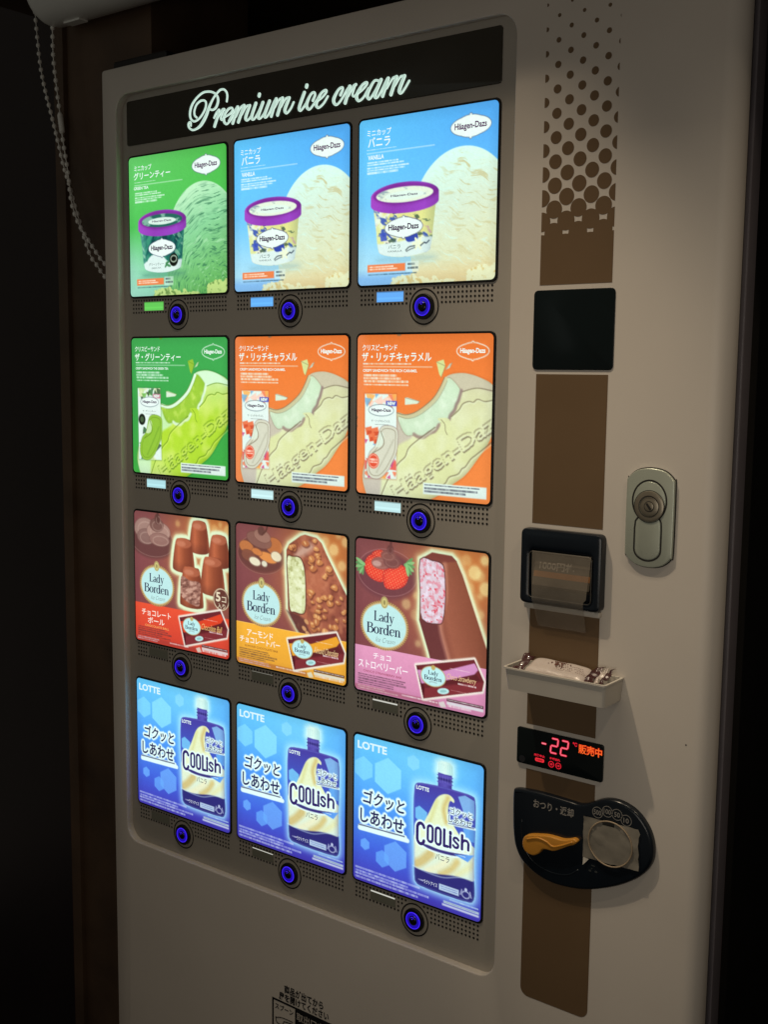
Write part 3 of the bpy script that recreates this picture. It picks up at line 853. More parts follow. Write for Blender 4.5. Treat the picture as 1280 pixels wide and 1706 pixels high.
def lady_badge(A, cx, cy, rx, ry):
    d = A.ell(cx, cy, rx, ry)
    ang = np.arctan2((A.V - cy) / ry, (A.U - cx) / rx)
    A.fill(d, (196, 160, 96))
    A.blend(A.mk(d) * (0.5 + 0.5 * np.sin(ang * 64)) * A.mk(-(d + rx * 0.05)), (96, 60, 40), 0.75)
    A.fill(d + rx * 0.085, (186, 236, 236))
    A.fill(np.abs(d + rx * 0.095) - 0.0022, (200, 170, 110), 0.9)
    A.fill(A.ell(cx, cy - ry * 0.94, rx * 0.15, ry * 0.24), (206, 196, 120))
    A.fill(np.abs(A.ell(cx, cy - ry * 0.94, rx * 0.12, ry * 0.20)) - 0.0025, (126, 110, 60), 0.8)
    A.fill(A.ell(cx, cy - ry * 0.94, rx * 0.05, ry * 0.10), (126, 116, 66), 0.8)
    ink = (48, 54, 82)
    A.serif('Lady', (cx - rx * 0.42, cy - ry * 0.56, cx + rx * 0.42, cy - ry * 0.02), ink)
    A.serif('Borden', (cx - rx * 0.72, cy - ry * 0.06, cx + rx * 0.68, cy + ry * 0.38), ink)
    A.T('Ice Cream', (cx - rx * 0.36, cy + ry * 0.50, cx + rx * 0.46, cy + ry * 0.70), (120, 134, 130), -0.01, 0.45)

def carton(A, band, name, c):
    sh = [(0.488, 0.762), (0.915, 0.655), (0.988, 0.782), (0.975, 0.842), (0.548, 0.966), (0.523, 0.880)]
    A.fill(A.poly(sh) - 0.014, (244, 240, 226), 0.95, 0.012)
    A.fill(A.poly(sh), (110, 40, 46))
    A.fill(A.poly([(0.488, 0.762), (0.523, 0.880), (0.548, 0.966), (0.556, 0.90), (0.51, 0.78)]), (84, 26, 34))
    A.fill(A.poly([(0.556, 0.898), (0.984, 0.784), (0.975, 0.842), (0.552, 0.962)]), (128, 48, 54))
    A.fill(A.poly([(0.495, 0.79), (0.53, 0.872), (0.90, 0.768), (0.945, 0.715), (0.918, 0.678), (0.70, 0.762)]), band, 0.95)
    A.fill(A.poly([(0.60, 0.862), (0.93, 0.742), (0.962, 0.778), (0.565, 0.888)]), (92, 34, 38), 0.95)
    lady = A.ell(0.618, 0.812, 0.090, 0.061)
    A.fill(lady - 0.005, (190, 160, 100))
    A.fill(lady, (190, 238, 238))
    A.fill(A.ell(0.618, 0.756, 0.016, 0.016), (190, 170, 100))
    A.serif('Lady', (0.582, 0.775, 0.658, 0.812), (46, 52, 80))
    A.serif('Borden', (0.552, 0.808, 0.684, 0.838), (46, 52, 80))
    A.fill(A.line([(0.59, 0.853), (0.61, 0.847), (0.645, 0.85)], 0.004, 3), (130, 140, 140), 0.8)
    A.T(name, (0.722, 0.772, 0.935, 0.818), c, 0.0, 0.4)
    A.fine(0.735, 0.735, 0.90, 0.745, 1, (255, 240, 230), 0.6, 41)
    A.fine(0.80, 0.822, 0.955, 0.832, 1, (250, 240, 236), 0.8, 42)
    A.fill(A.ell(0.695, 0.892, 0.043, 0.019, -0.2), (190, 238, 236))
    A.fill(A.ell(0.695, 0.892, 0.026, 0.009, -0.2), (130, 180, 180), 0.7)
    A.fine(0.75, 0.872, 0.88, 0.882, 1, (196, 140, 140), 0.7, 43)

def small_print(A, seed=1):
    A.fine(0.025, 0.885, 0.42, 0.962, 5, (70, 50, 60), 0.55, 50 + seed)
    A.fine(0.02, 0.963, 0.36, 0.992, 2, (250, 236, 240), 0.85, 51 + seed)
    A.fill(A.rect(0.0, 0.962, 0.66, 0.995), (140, 60, 64), 0.35)
    A.fine(0.38, 0.968, 0.66, 0.988, 1, (250, 240, 240), 0.75, 52 + seed)
    A.fill(A.rect(0.722, 0.932, 0.988, 0.95), (70, 46, 50), 0.8)
    A.fine(0.73, 0.936, 0.98, 0.948, 1, (244, 236, 236), 0.8, 53 + seed, ragged=False)
    A.fill(A.rect(0.722, 0.952, 0.988, 0.97), (226, 236, 236), 0.85)
    A.fine(0.73, 0.972, 0.98, 0.99, 1, (250, 240, 240), 0.8, 54 + seed)
    A.fill(A.poly([(0.66, 0.97), (0.70, 0.955), (0.72, 0.99), (0.68, 0.998)]), (226, 232, 220), 0.8)

def bokeh(A, spots, c=(240, 200, 120)):
    for u, v, r, a in spots:
        d = A.ell(u, v, r, r)
        A.blend(A.mk(d, 0.012), c, a * 0.75)
        A.blend(A.glow(np.maximum(d, 0), 0.03) * (d > 0), c, a * 0.4)

def lady_bg():
    A = Art((122, 62, 66), (118, 56, 62), (112, 50, 56))
    A.blend(np.exp(-(((A.U - 0.85) / 0.40) ** 2 + ((A.V - 0.12) / 0.48) ** 2)), (206, 118, 44), 0.85)
    A.blend(np.exp(-(((A.U - 0.50) / 0.16) ** 2 + ((A.V - 0.35) / 0.3) ** 2)), (160, 86, 62), 0.6)
    return A

GLOWC = (222, 246, 204)
def chocolate(A, pts, sm=0, base=(126, 62, 44), light=(168, 92, 62), dark=(84, 34, 30), halo=0.022):
    d = A.poly(pts, sm)
    m = A.mk(d)
    A.blend(m, base)
    return d, m

def haze_print(A):
    # pale haze mixed into the sheet's colours, lifting the darks
    A.im = A.im * 0.90 + np.array((24.0, 22.0, 20.0))

def lady_ball_sheet():
    A = lady_bg()
    bokeh(A, [(0.48, 0.06, 0.02, .6), (0.86, 0.06, 0.025, .6), (0.92, 0.03, 0.016, .7), (0.99, 0.06, 0.03, .8)])
    # whipped chocolate
    A.fill(A.ell(0.20, 0.23, 0.24, 0.12), (86, 46, 46), 0.9, 0.03)
    A.fill(np.abs(A.ell(0.20, 0.215, 0.235, 0.12)) - 0.002, (170, 130, 120), 0.6)
    for cx, cy, rx, ry, c in ((0.12, 0.13, 0.12, 0.085, (156, 122, 112)), (0.13, 0.19, 0.10, 0.06, (126, 92, 86)), (0.27, 0.14, 0.13, 0.075, (168, 130, 118)), (0.28, 0.20, 0.11, 0.05, (140, 100, 92)), (0.25, 0.09, 0.075, 0.05, (108, 70, 64)), (0.26, 0.045, 0.03, 0.04, (84, 48, 44))):
        d = A.ell(cx, cy, rx, ry)
        A.fill(d, c, 0.95, 0.012)
        A.fill(np.abs(A.ell(cx + 0.01, cy + 0.008, rx * 0.75, ry * 0.7)) - 0.003, (206, 176, 160), 0.5, 0.01)
        A.fill(np.abs(d) - 0.002, (78, 44, 42), 0.5, 0.008)
    A.fill(A.line([(0.265, 0.0), (0.26, 0.03), (0.27, 0.06)], 0.016, 4), (80, 44, 40))
    cups = [(0.705, 0.02, 0.253, 0.103), (0.905, 0.105, 0.335, 0.108), (0.538, 0.165, 0.41, 0.116), (0.838, 0.272, 0.545, 0.125), (0.620, 0.37, 0.665, 0.124)]
    def cup_d(c):
        cx, t, b, w = c
        return A.poly([(cx - w * 0.72, t + 0.03), (cx - w * 0.35, t), (cx + w * 0.35, t), (cx + w * 0.72, t + 0.03), (cx + w, b - 0.04), (cx + w * 0.8, b), (cx, b + 0.012), (cx - w * 0.8, b), (cx - w, b - 0.04)], 4)
    ds = [cup_d(c) for c in cups]
    allm = np.minimum.reduce(ds)
    A.blend(A.glow(np.maximum(allm - 0.022, 0), 0.05), (226, 210, 150), 0.8)
    A.fill(allm - 0.026, GLOWC, 0.98, 0.02)
    for c, d in zip(cups, ds):
        cx, t, b, w = c
        m = A.mk(d)
        A.grad([(0, (120, 50, 30)), (0.28, (186, 92, 56)), (0.55, (140, 62, 36)), (0.85, (112, 44, 26)), (1, (150, 70, 44))], m, 'u', cx - w, cx + w)
        tp = A.ell(cx, t + 0.035, w * 0.72, 0.036)
        A.fill(tp, (176, 92, 62), 0.8, 0.012)
        A.fill(A.ell(cx - w * 0.2, t + 0.04, w * 0.4, 0.02), (206, 128, 96), 0.6, 0.015)
        A.blend(m * np.clip((A.V - (b - 0.07)) / 0.08, 0, 1), (74, 26, 20), 0.45)
    bite = A.poly([(0.517, 0.445), (0.60, 0.47), (0.712, 0.48), (0.705, 0.60), (0.69, 0.652), (0.60, 0.642), (0.515, 0.60), (0.502, 0.52)], 4)
    A.fill(bite, (150, 100, 86))
    n = vnoise(A.U, A.V + 0.3 * A.U, 26, 50, 5)
    A.blend(A.mk(bite) * np.clip((n - 0.5) * 6, 0, 1), (206, 160, 140), 0.85)
    A.blend(A.mk(bite) * np.clip((0.45 - n) * 6, 0, 1), (96, 54, 46), 0.85)
    A.fill(A.rect(-1, 0.704, 2, 2), (226, 62, 36))
    A.grad([(0, (232, 70, 40)), (1, (206, 50, 34))], (A.V > 0.704).astype(float), 'v', 0.7, 1)
    lady_badge(A, 0.245, 0.553, 0.192, 0.158)
    cm = A.ell(0.925, 0.57, 0.083, 0.083)
    A.fill(cm, (84, 40, 34), 0.9)
    A.fill(np.abs(cm + 0.006) - 0.004, (226, 206, 170))
    A.T('5', (0.872, 0.518, 0.918, 0.588), (236, 220, 190), 0.03)
    A.T('コ', (0.932, 0.548, 0.975, 0.588), (236, 220, 190), 0.03)
    A.T('入り', (0.89, 0.60, 0.965, 0.635), (236, 220, 190), 0.03)
    w = (255, 240, 226)
    A.T('チョコレート', (0.075, 0.748, 0.395, 0.795), w, 0.035)
    A.T('ボール', (0.142, 0.805, 0.325, 0.852), w, 0.035)
    A.T('CHOCOLATE BALL', (0.108, 0.864, 0.375, 0.880), (250, 190, 110), 0.0)
    haze_print(A)
    small_print(A, 1)
    carton(A, (226, 70, 40), 'Chocolate Ball', (236, 190, 120))
    return A

def lady_bar_bg(A, face, name):
    bar = [(0.473, 0.145), (0.50, 0.10), (0.60, 0.035), (0.64, 0.022), (0.74, 0.035), (0.785, 0.065), (0.83, 0.14), (1.02, 0.42), (1.02, 0.72), (0.72, 0.72), (0.605, 0.71), (0.52, 0.60), (0.489, 0.55), (0.478, 0.30)] if name == 'almond' else \
          [(0.506, 0.085), (0.595, 0.033), (0.739, 0.040), (0.776, 0.070), (0.82, 0.15), (1.02, 0.62), (1.02, 0.72), (0.60, 0.72), (0.58, 0.66), (0.505, 0.467), (0.512, 0.30)]
    d = A.poly(bar)
    A.blend(A.glow(np.maximum(d - 0.012, 0), 0.06), (230, 214, 150), 0.85)
    A.fill(d - 0.018, GLOWC, 0.98, 0.022)
    return d

def lady_almond_sheet():
    A = lady_bg()
    bokeh(A, [(0.82, 0.05, 0.03, .5), (0.89, 0.10, 0.036, .9), (0.99, 0.04, 0.03, .8), (0.96, 0.20, 0.03, .8), (0.46, 0.30, 0.02, .5), (0.93, 0.0, 0.02, .6)], (240, 214, 140))
    A.fill(A.ell(0.24, 0.20, 0.22, 0.13), (90, 46, 42), 0.9, 0.03)
    A.fill(np.abs(A.ell(0.24, 0.20, 0.225, 0.135)) - 0.002, (170, 120, 100), 0.6)
    for cx, cy, rx, ry, c in ((0.10, 0.16, 0.07, 0.045, (190, 110, 56)), (0.36, 0.13, 0.08, 0.06, (186, 104, 52)), (0.12, 0.22, 0.07, 0.04, (120, 66, 50)), (0.30, 0.215, 0.09, 0.035, (226, 140, 66)), (0.22, 0.10, 0.12, 0.055, (126, 82, 72)), (0.25, 0.07, 0.08, 0.045, (150, 106, 92)), (0.24, 0.035, 0.03, 0.03, (90, 52, 46)), (0.38, 0.20, 0.05, 0.035, (232, 226, 190)), (0.18, 0.255, 0.055, 0.03, (236, 232, 200)), (0.27, 0.262, 0.028, 0.022, (226, 226, 200)), (0.20, 0.185, 0.05, 0.025, (206, 120, 58))):
        A.fill(A.ell(cx, cy, rx, ry, 0.2), c, 0.95, 0.012)
        A.fill(np.abs(A.ell(cx, cy, rx, ry, 0.2)) - 0.002, (80, 40, 34), 0.5, 0.008)
    A.fill(A.line([(0.30, -0.01), (0.285, 0.03), (0.25, 0.06)], 0.014, 4), (84, 46, 40))
    d = lady_bar_bg(A, None, 'almond')
    m = A.mk(d)
    A.grad([(0, (150, 76, 52)), (0.5, (176, 96, 66)), (1, (122, 54, 44))], m, (0.9, 0.3), 0.5, 1.1)
    nb = vnoise(A.U, A.V, 16, 16, 19, 3)
    A.blend(m * np.clip((nb - 0.52) * 5, 0, 1), (196, 118, 84), 0.55)
    A.blend(m * np.clip((0.46 - nb) * 5, 0, 1), (100, 42, 32), 0.55)
    A.fill(A.poly([(0.55, 0.16), (0.66, 0.075), (0.72, 0.10), (0.66, 0.15), (0.585, 0.185)], 4), (206, 170, 150), 0.8, 0.04)
    rs = np.random.RandomState(4)
    for i in range(52):
        for _ in range(40):
            u, v = 0.50 + rs.rand() * 0.5, 0.03 + rs.rand() * 0.66
            j, k = int(v * (NG - 1)), int(min(u, 0.999) * (NG - 1))
            if d[j, k] < -0.02 and not (u < 0.655 and 0.14 < v < 0.59):
                break
        a = rs.rand() * 3.1
        r = 0.016 + rs.rand() * 0.018
        pp = [(u + r * (0.7 + 0.6 * rs.rand()) * math.cos(a + k * 1.05), v + r * (0.45 + 0.5 * rs.rand()) * math.sin(a + k * 1.05)) for k in range(6)]
        A.fill(A.poly([(x + 0.007, y + 0.010) for x, y in pp], 3), (92, 36, 26), 0.75, 0.014)
        A.fill(A.poly(pp, 2), [(196, 122, 66), (180, 104, 58), (210, 140, 80)][i % 3], 0.95, 0.007)
        A.fill(A.ell(u - 0.004, v - 0.005, r * 0.45, r * 0.22, a), (240, 190, 126), 0.85, 0.01)
    A.fill(A.poly([(0.475, 0.56), (0.56, 0.575), (0.64, 0.60), (0.70, 0.71), (0.60, 0.72)]), (78, 36, 36), 0.85, 0.02)
    for u, v in ((0.655, 0.615), (0.635, 0.665), (0.665, 0.695)):
        A.fill(A.ell(u, v, 0.022, 0.014, 0.6), (206, 150, 96), 0.95, 0.008)
    face = A.poly([(0.482, 0.20), (0.53, 0.185), (0.60, 0.19), (0.635, 0.27), (0.645, 0.40), (0.642, 0.53), (0.615, 0.565), (0.55, 0.56), (0.51, 0.55), (0.495, 0.40)], 4)
    A.fill(face - 0.008, (84, 36, 30))
    A.fill(face, (214, 224, 170))
    n = vnoise(A.U, A.V, 40, 40, 15)
    A.blend(A.mk(face) * np.clip((n - 0.55) * 6, 0, 1), (236, 246, 206), 0.8)
    A.blend(A.mk(face) * np.clip((0.42 - n) * 6, 0, 1), (160, 166, 100), 0.8)
    A.grad([(0, (246, 176, 44)), (1, (232, 160, 40))], (A.V > 0.702).astype(float), 'v', 0.7, 1)
    A.fill(np.abs(A.V - 0.702) - 0.0015, (255, 214, 120), 0.7)
    lady_badge(A, 0.242, 0.550, 0.190, 0.160)
    w = (255, 250, 236)
    A.T('アーモンド', (0.105, 0.745, 0.350, 0.792), w, 0.035)
    A.T('チョコレートバー', (0.036, 0.798, 0.416, 0.843), w, 0.035)
    A.T('ALMOND CHOCOLATE BAR', (0.082, 0.858, 0.398, 0.873), (120, 60, 40), 0.0)
    haze_print(A)
    small_print(A, 3)
    carton(A, (240, 170, 50), 'Almond Chocolate', (240, 206, 150))
    return A

def lady_berry_sheet():
    A = lady_bg()
    bokeh(A, [(0.846, 0.055, 0.03, .45), (0.974, 0.045, 0.026, .9), (0.905, 0.125, 0.042, .95), (0.945, 0.14, 0.03, .5), (0.985, 0.215, 0.04, .9), (0.876, 0.217, 0.024, .35), (0.947, 0.265, 0.016, .5), (0.954, 0.373, 0.022, .5), (0.499, 0.622, 0.018, .55), (0.405, 0.383, 0.03, .6), (0.468, 0.441, 0.028, .35), (0.48, 0.318, 0.02, .55)], (240, 226, 150))
    A.fill(A.ell(0.25, 0.22, 0.24, 0.15), (96, 46, 56), 0.85, 0.04)
    A.fill(np.abs(A.ell(0.25, 0.20, 0.235, 0.15)) - 0.002, (186, 130, 130), 0.6)
    for pts, c in (([(0.13, 0.09), (0.19, 0.06), (0.24, 0.08), (0.25, 0.13), (0.15, 0.14)], (226, 66, 46)),
                   ([(0.075, 0.15), (0.12, 0.10), (0.20, 0.12), (0.245, 0.18), (0.22, 0.26), (0.14, 0.255), (0.085, 0.215)], (232, 58, 40)),
                   ([(0.225, 0.20), (0.28, 0.165), (0.36, 0.14), (0.415, 0.175), (0.405, 0.245), (0.36, 0.285), (0.29, 0.303), (0.235, 0.29)], (236, 62, 44))):
        d = A.poly(pts, 5)
        A.fill(d - 0.003, (150, 20, 30), 0.7)
        A.fill(d, c)
        m = A.mk(d)
        A.blend(m * np.clip(1 + d / 0.03, 0, 1), (180, 26, 30), 0.5)
        q = np.sin(A.U * 240 + A.V * 60) * np.sin(A.V * 230 - A.U * 50)
        A.blend(m * np.clip((q - 0.5) * 4, 0, 1), (255, 180, 120), 0.6)
    for cx, cy, a0 in ((0.055, 0.165, 2.6), (0.405, 0.135, 0.3)):
        for k in range(6):
            a = a0 + (k - 2.5) * 0.42
            p = (cx + 0.02 * math.cos(a), cy + 0.03 * math.sin(a))
            A.fill(A.ell(*p, 0.042, 0.012, a), (130, 196, 120) if k % 2 else (84, 150, 84), 0.95)
    for cx, cy, rx, ry, c in ((0.20, 0.145, 0.075, 0.04, (136, 84, 78)), (0.29, 0.125, 0.07, 0.045, (112, 62, 60)), (0.26, 0.09, 0.06, 0.035, (124, 72, 66)), (0.275, 0.05, 0.026, 0.03, (92, 46, 46)), (0.17, 0.15, 0.035, 0.018, (196, 156, 146))):
        A.fill(A.ell(cx, cy, rx, ry), c, 0.95, 0.012)
        A.fill(np.abs(A.ell(cx, cy + 0.005, rx * 0.7, ry * 0.6)) - 0.002, (176, 126, 116), 0.5, 0.008)
    A.fill(A.line([(0.282, -0.02), (0.278, 0.03), (0.27, 0.06)], 0.018, 4), (98, 50, 48))
    d = lady_bar_bg(A, None, 'berry')
    m = A.mk(d)
    A.grad([(0, (112, 50, 40)), (0.25, (150, 80, 58)), (0.6, (126, 62, 42)), (1, (92, 38, 30))], m, (0.95, -0.3), 0.42, 0.95)
    A.fill(A.poly([(0.508, 0.085), (0.595, 0.035), (0.739, 0.041), (0.776, 0.07), (0.70, 0.085), (0.66, 0.09)]), (110, 46, 40), 0.9, 0.01)
    A.fill(A.poly([(0.506, 0.465), (0.655, 0.478), (0.73, 0.70), (0.60, 0.72), (0.58, 0.66)]), (92, 38, 40), 0.95, 0.01)
    A.fill(A.line([(0.69, 0.10), (0.70, 0.30), (0.665, 0.48), (0.735, 0.70)], 0.024, 5), (206, 140, 116), 0.7, 0.03)
    A.fill(A.line([(0.785, 0.06), (0.84, 0.18), (1.0, 0.57)], 0.006), (226, 190, 150), 0.6, 0.012)
    face = A.poly([(0.508, 0.090), (0.60, 0.088), (0.66, 0.096), (0.685, 0.14), (0.696, 0.301), (0.681, 0.442), (0.645, 0.472), (0.529, 0.458), (0.514, 0.30)], 3)
    A.fill(face - 0.007, (78, 30, 32))
    A.fill(face, (218, 200, 214))
    n = vnoise(A.U, A.V, 46, 46, 25, 2)
    n2 = vnoise(A.U, A.V, 58, 58, 27, 2)
    A.blend(A.mk(face) * np.clip((n - 0.55) * 7, 0, 1), (222, 120, 140), 0.7)
    A.blend(A.mk(face) * np.clip((n2 - 0.64) * 9, 0, 1), (214, 60, 80), 0.85)
    A.blend(A.mk(face) * np.clip((0.38 - n) * 7, 0, 1), (238, 226, 246), 0.8)
    A.grad([(0, (226, 150, 190)), (1, (206, 126, 172))], (A.V > 0.702).astype(float), 'v', 0.7, 1)
    lady_badge(A, 0.234, 0.546, 0.192, 0.160)
    w = (255, 246, 250)
    A.T('チョコ', (0.150, 0.735, 0.290, 0.775), w, 0.035)
    A.T('ストロベリーバー', (0.030, 0.790, 0.424, 0.843), w, 0.035)
    A.T('CHOCO STRAWBERRY BAR', (0.070, 0.857, 0.378, 0.872), (150, 40, 70), 0.0)
    haze_print(A)
    small_print(A, 5)
    carton(A, (214, 150, 200), 'Choco Strawberry', (240, 200, 150))
    return A

def pouch_sheet():
    A = Art((96, 196, 252), (74, 142, 240), (66, 66, 186))
    A.grad([(0, (104, 206, 255)), (0.45, (80, 158, 246)), (0.75, (66, 100, 220)), (1, (68, 58, 178))], None, 'v')
    A.blend(np.exp(-(((A.U - 0.60) / 0.3) ** 2 + ((A.V - 0.1) / 0.2) ** 2)), (128, 214, 255), 0.5)
    A.blend(np.clip((A.U - 0.75) / 0.25, 0, 1) * np.clip(1 - A.V * 2, 0, 1), (80, 150, 240), 0.5)
    def hexa(cx, cy, r, c, a):
        p = [(cx + r * math.cos(R(90 + 60 * k)), cy + r * math.sin(R(90 + 60 * k))) for k in range(6)]
        A.fill(A.poly(p), c, a)
    hexa(0.080, 0.222, 0.084, (140, 226, 255), 0.62)
    hexa(0.278, 0.228, 0.122, (146, 230, 255), 0.72)
    hexa(0.478, 0.094, 0.052, (140, 222, 255), 0.75)
    hexa(0.096, 0.738, 0.042, (112, 180, 255), 0.75)
    hexa(0.345, 0.755, 0.103, (112, 176, 252), 0.75)
    hexa(0.240, 0.800, 0.060, (104, 172, 252), 0.75)
    # pouch
    bt = A.poly(smooth_pts([(0.489, 0.262), (0.496, 0.232), (0.522, 0.214), (0.60, 0.205), (0.72, 0.198), (0.84, 0.200), (0.915, 0.205), (0.945, 0.235), (0.950, 0.40), (0.945, 0.62), (0.952, 0.80), (0.951, 0.850), (0.940, 0.880), (0.905, 0.894), (0.72, 0.900), (0.55, 0.893), (0.515, 0.880), (0.501, 0.850), (0.494, 0.70), (0.486, 0.50), (0.484, 0.35)], 4, True))
    neck = A.rect(0.668, 0.112, 0.772, 0.21)
    capd = A.poly([(0.660, 0.108), (0.664, 0.050), (0.690, 0.034), (0.752, 0.034), (0.776, 0.050), (0.780, 0.108), (0.72, 0.114)])
    allb = np.minimum(np.minimum(bt, neck), capd)
    A.blend(A.glow(np.maximum(allb, 0), 0.07), (176, 240, 255), 0.85)
    A.blend(A.glow(np.maximum(capd, 0), 0.05), (214, 255, 255), 0.7)
    navy = (62, 54, 146)
    A.grad([(0, (70, 60, 152)), (0.5, (92, 84, 180)), (1, (56, 48, 130))], A.mk(neck), 'u', 0.66, 0.78)
    for v in (0.128, 0.150, 0.172):
        A.fill(A.ell(0.72, v, 0.060, 0.008), (88, 80, 176) if v != 0.150 else (48, 42, 118), 0.95)
    for k in range(5):
        A.fill(A.rect(0.68 + k * 0.02, 0.128, 0.686 + k * 0.02, 0.17), (134, 130, 210), 0.4)
    A.grad([(0, (208, 248, 246)), (0.5, (224, 255, 244)), (1, (176, 226, 226))], A.mk(capd), 'u', 0.66, 0.78)
    for k in range(7):
        A.fill(A.rect(0.674 + k * 0.0155, 0.05, 0.677 + k * 0.0155, 0.10), (160, 206, 206), 0.6)
    bm = A.mk(bt)
    A.grad([(0, (72, 62, 158)), (0.35, (66, 90, 196)), (0.6, (80, 120, 220)), (1, (60, 54, 140))], bm, 'v', 0.2, 0.9)
    A.blend(bm * A.mk(A.poly([(0.498, 0.385), (0.53, 0.365), (0.59, 0.395), (0.588, 0.455), (0.545, 0.475), (0.50, 0.45)])), (122, 206, 250), 0.85)
    A.blend(bm * A.mk(A.poly([(0.82, 0.235), (0.87, 0.215), (0.94, 0.235), (0.945, 0.35), (0.86, 0.32)])), (150, 222, 255), 0.7)
    A.blend(bm * A.mk(A.poly([(0.86, 0.43), (0.95, 0.41), (0.95, 0.50), (0.88, 0.50)])), (110, 190, 250), 0.8)
    swirl = smooth_pts([(0.545, 0.50), (0.60, 0.40), (0.655, 0.29), (0.705, 0.248), (0.755, 0.240), (0.790, 0.262), (0.788, 0.282), (0.765, 0.275), (0.752, 0.30), (0.75, 0.37), (0.80, 0.44), (0.86, 0.50), (0.96, 0.55), (0.96, 0.73), (0.86, 0.765), (0.74, 0.79), (0.60, 0.785), (0.49, 0.775), (0.485, 0.62), (0.50, 0.55)], 5, True)
    sd = A.poly(swirl)
    sm_ = bm * A.mk(sd)
    A.grad([(0, (226, 238, 190)), (0.5, (232, 246, 206)), (1, (214, 236, 220))], sm_, 'v', 0.24, 0.8)
    for p, w_, c in (([(0.745, 0.262), (0.715, 0.34), (0.735, 0.42)], 0.028, (206, 182, 104)), ([(0.66, 0.30), (0.63, 0.40), (0.60, 0.48)], 0.02, (212, 214, 140)),
                     ([(0.51, 0.755), (0.56, 0.72), (0.62, 0.66)], 0.06, (206, 182, 110)), ([(0.60, 0.775), (0.68, 0.73), (0.74, 0.68)], 0.045, (236, 236, 196)),
                     ([(0.70, 0.775), (0.78, 0.715), (0.82, 0.66)], 0.045, (212, 190, 116)), ([(0.82, 0.74), (0.90, 0.68), (0.95, 0.63)], 0.04, (228, 232, 176))):
        A.blend(sm_ * A.mk(A.line(p, w_, 5), 0.03), c, 0.8)
    A.fill(A.line([(0.75, 0.30), (0.752, 0.37), (0.80, 0.44)], 0.004, 4), (150, 170, 150), 0.5)
    A.blend(bm * np.clip((A.V - (0.775 - 0.05 * (A.U - 0.49) + 0.012 * np.sin(A.U * 13))) / 0.01, 0, 1), (46, 44, 118))
    A.fill(A.line([(0.487, 0.775), (0.60, 0.79), (0.72, 0.788), (0.84, 0.752), (0.952, 0.735)], 0.008, 5), (206, 236, 246), 0.5 )
    A.blend(A.mk(np.abs(bt + 0.006) - 0.003, 0.008), (130, 150, 230), 0.35)
    A.blend(bm * np.clip((A.U - 0.90) / 0.05, 0, 1), (30, 34, 100), 0.25)
    # slogan with its white outline
    om = A.tmask('ゴクッと', (0.078, 0.455), 0.0, 0.335, 0.094, 0.0, 0.12)
    om = np.maximum(om, A.tmask('しあわせ', (0.058, 0.588), 0.0, 0.352, 0.094, 0.0, 0.0))
    um = np.maximum(A.grow(om, 0.020), A.mk(A.line([(0.055, 0.622), (0.42, 0.606)], 0.034)))
    A.blend(np.maximum(um, A.mk(A.line([(0.05, 0.635), (0.44, 0.622)], 0.03))), (226, 255, 252))
    A.fill(A.line([(0.045, 0.614), (0.415, 0.601)], 0.0075), (52, 50, 96))
    ink = (50, 52, 98)
    A.T('ゴクッと', (0.078, 0.361, 0.413, 0.455), ink, 0.075, 0.12)
    A.T('しあわせ', (0.058, 0.494, 0.410, 0.588), ink, 0.075)
    om = A.tmask('ゴクッと', (0.762, 0.358), 0.0, 0.165, 0.044, 0.0)
    om = np.maximum(om, A.tmask('しあわせ', (0.752, 0.412), 0.0, 0.172, 0.044, 0.0))
    A.blend(np.maximum(A.grow(om, 0.011), A.mk(A.line([(0.752, 0.425), (0.945, 0.412)], 0.016))), (226, 252, 250))
    A.fill(A.line([(0.752, 0.424), (0.94, 0.41)], 0.004), (60, 60, 106))
    A.T('ゴクッと', (0.762, 0.314, 0.927, 0.358), ink, 0.02)
    A.T('しあわせ', (0.752, 0.368, 0.924, 0.412), ink, 0.02)
    # the big name, in pen strokes of one weight
    w0 = 0.0195
    def arc(cx, cy, rx, ry, a0, a1, n=16):
        return [(cx + rx * math.cos(R(a)), cy - ry * math.sin(R(a))) for a in np.linspace(a0, a1, n)]
    def stad(cx, v0, v1, rx):
        ry = rx * 1.1
        p = arc(cx, v0 + ry, rx, ry, 0, 180, 9) + arc(cx, v1 - ry, rx, ry, 180, 360, 9)
        return p + [p[0]]
    ST = [arc(0.5445, 0.510, 0.0265, 0.034, 20, 180, 12) + arc(0.5445, 0.578, 0.0265, 0.034, 180, 345, 12),
          stad(0.6175, 0.474, 0.580, 0.0185), stad(0.6785, 0.472, 0.581, 0.0185),
          [(0.7240, 0.472), (0.7240, 0.53), (0.7240, 0.5765)], [(0.7240, 0.5765), (0.738, 0.5755), (0.7520, 0.5745)],
          [(0.7700, 0.503), (0.7700, 0.54), (0.7700, 0.574)], [(0.7700, 0.478), (0.7700, 0.4815), (0.7700, 0.485)],
          [(0.830, 0.513), (0.818, 0.503), (0.800, 0.505), (0.795, 0.520), (0.812, 0.533), (0.829, 0.545), (0.824, 0.562), (0.806, 0.566), (0.792, 0.556)],
          [(0.8570, 0.474), (0.8570, 0.52), (0.8570, 0.562)], [(0.8570, 0.520), (0.870, 0.504), (0.892, 0.502), (0.9030, 0.516), (0.9030, 0.54), (0.9030, 0.557)]]
    WS = [w0 * 1.12, w0 * 0.92, w0 * 0.92, w0, w0, w0, w0 * 1.15, w0 * 0.86, w0, w0 * 0.92]
    swo = A.poly(smooth_pts([(0.548, 0.612), (0.60, 0.606), (0.68, 0.612), (0.78, 0.606), (0.90, 0.592), (0.80, 0.624), (0.68, 0.632), (0.60, 0.628)], 4, True))
    halo = np.minimum.reduce([A.line(p, w_ + 0.024) for p, w_ in zip(ST, WS)])
    A.fill(np.minimum(halo, swo - 0.011), (230, 255, 250))
    A.fill(swo, (58, 50, 124))
